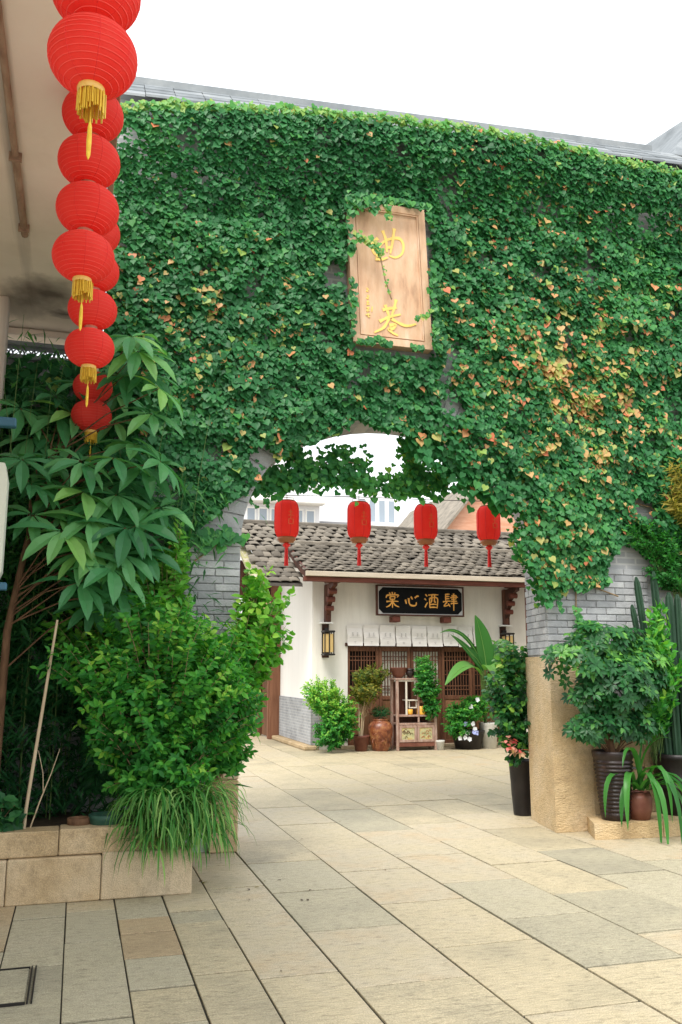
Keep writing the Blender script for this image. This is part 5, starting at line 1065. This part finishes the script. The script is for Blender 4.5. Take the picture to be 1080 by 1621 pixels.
for a in ((6.52,6.70,.80,.825),(6.52,6.70,.945,.97),(6.52,6.545,.826,.944),(6.675,6.70,.826,.944)): MB().box(a[0],a[1],cy0+.055,cy0+.075,a[2]+.03,a[3]+.03,c=.003).build('frame_rail', M['frame_white'], pf)
MB().bar((6.61,cy0+.065,1.0), (6.61,cy0+.065,.985), .01).build('hook', M['frame_white'], pf)
tpl = shrub('trailing_plant', 'lush green plant trailing down over the right half of the cabinet', 'plant', (6.92,17.12,.9), [((6.86,16.98,1.60),(.26,.22,.34)),((6.92,16.96,1.22),(.30,.2,.32)),((7.0,16.95,.86),(.22,.16,.26))], 260, 26, 'oval', 'bush_leaf', .065, tint=(.05,.8), seed=19, droop=.5)
MB().lathe((6.92,17.16,.702), [(0,0),(.09,0),(.12,.2),(.13,.22),(.11,.22)], 18).build('pot', M['pot_maroon'], tpl)
vessel('white_pot', 'small white pot standing right of the cabinet', (7.17,16.98,0), [(0,0),(.07,0),(.085,.15),(.095,.16),(.095,.19),(.08,.19),(.07,.1)], 'pot_white', 'pot')
pot('dark_planter', 'wide dark planter of the blue-flowered plant', (7.82,17.05,0), [(0,0),(.26,0),(.33,.30),(.35,.34),(.35,.38),(.32,.38),(.30,.3)], 'pot_black', soil_r=.31, soil_z=.33)
hy = shrub('blue_flower_plant', 'bushy plant with pale blue and white flowers below the broad-leaved plant', 'plant', (7.8,17.05,.34), [((7.72,16.95,.74),(.52,.34,.28)),((8.0,17.0,.88),(.34,.28,.22)),((7.52,16.85,.46),(.32,.22,.26))], 330, 22, 'oval', 'bush_leaf', .07, tint=(.1,.85), seed=20, droop=.2)
rgn = np.random.default_rng(61)
for x, z, mt in ((7.62,.52,'blue_flower'),(7.80,.52,'white_flower'),(7.66,.33,'white_flower'),(7.80,.36,'blue_flower'),(7.86,.34,'blue_flower'),(7.50,.24,'white_flower'),(7.60,.25,'white_flower'),(7.70,.22,'white_flower'),(7.76,.86,'white_flower'),(7.9,1.0,'white_flower'),(7.82,.42,'white_flower')):
    mb = MB(); c = Vector((x, 16.70+.05*rgn.random(), z))
    for k in range(5):
        a = 2*pi*k/5+rgn.random(); d = Vector((cos(a), -.25, sin(a)))*.055; s_ = Vector((-sin(a), 0, cos(a)))*.03; mb.add([c, c+d*.5+s_, c+d, c+d*.5-s_], [(0,1,2,3)])
    mb.build('flower', M[mt], hy)
pot('tall_white_pot', 'tall pale concrete pot right of the dark planter', (8.28,17.02,0), [(0,0),(.15,0),(.20,.50),(.205,.52),(.18,.52),(.17,.4)], 'pot_white', n=4 if False else 24, soil_r=.17, soil_z=.47)
bp_ = thing('broad_leaved_plant', (8.25, 17.15, .47), 'tall plant with huge paddle leaves in the pale pot', 'plant')
def paddle(base, bend, tip_, w, tint_, fold=.25, up=(0,-.9,.35)):
    a, b_, c = Vector(base), Vector(bend), Vector(tip_); st = Vector((8.25,17.1,.5)); stem = [st*(1-t)+a*t for t in (0,.5,1)]
    MB().tube(stem, [.03,.024,.014], 6).build('stalk', M['stem_green'], bp_)
    pts = [(1-t)**2*a+2*t*(1-t)*b_+t*t*c for t in np.linspace(0, 1, 11)]
    v_, f_ = strap(pts, w, prof=lambda t: max(.06, sin(pi*(.06+.94*t**.85))**.75), fold=fold, up=up); o = MB().add(v_, f_, True).build('leaf', M['strap_leaf'], bp_); tinted(o, tint_)
    mb = MB(); mb.tube([p+Vector((0,-.012,.004)) for p in pts], [.010*(1-.8*k/10) for k in range(11)], 4); tinted(mb.build('midrib', M['strap_leaf'], o), .9)
paddle((8.26,17.0,1.62),(8.20,16.98,2.2),(8.02,16.97,2.74),.40,.30,fold=.35)
paddle((8.15,16.98,1.55),(7.9,16.9,2.0),(7.35,16.75,2.32),.17,.12)
paddle((8.1,16.95,1.5),(7.75,16.8,1.95),(7.10,16.5,1.30),.34,.62,up=(0,-.4,.9))
paddle((8.25,16.95,1.6),(8.26,16.75,1.9),(8.38,16.6,1.22),.40,.66,up=(0,-.5,.8))
paddle((8.35,17.0,1.6),(8.55,16.95,2.45),(8.92,16.85,1.98),.26,.2,up=(0,-.7,.7))
paddle((8.2,17.0,1.6),(8.0,16.9,1.85),(7.66,16.85,2.12),.20,.16)
paddle((8.2,17.05,1.7),(7.8,17.1,2.62),(7.22,17.0,2.36),.10,.1)
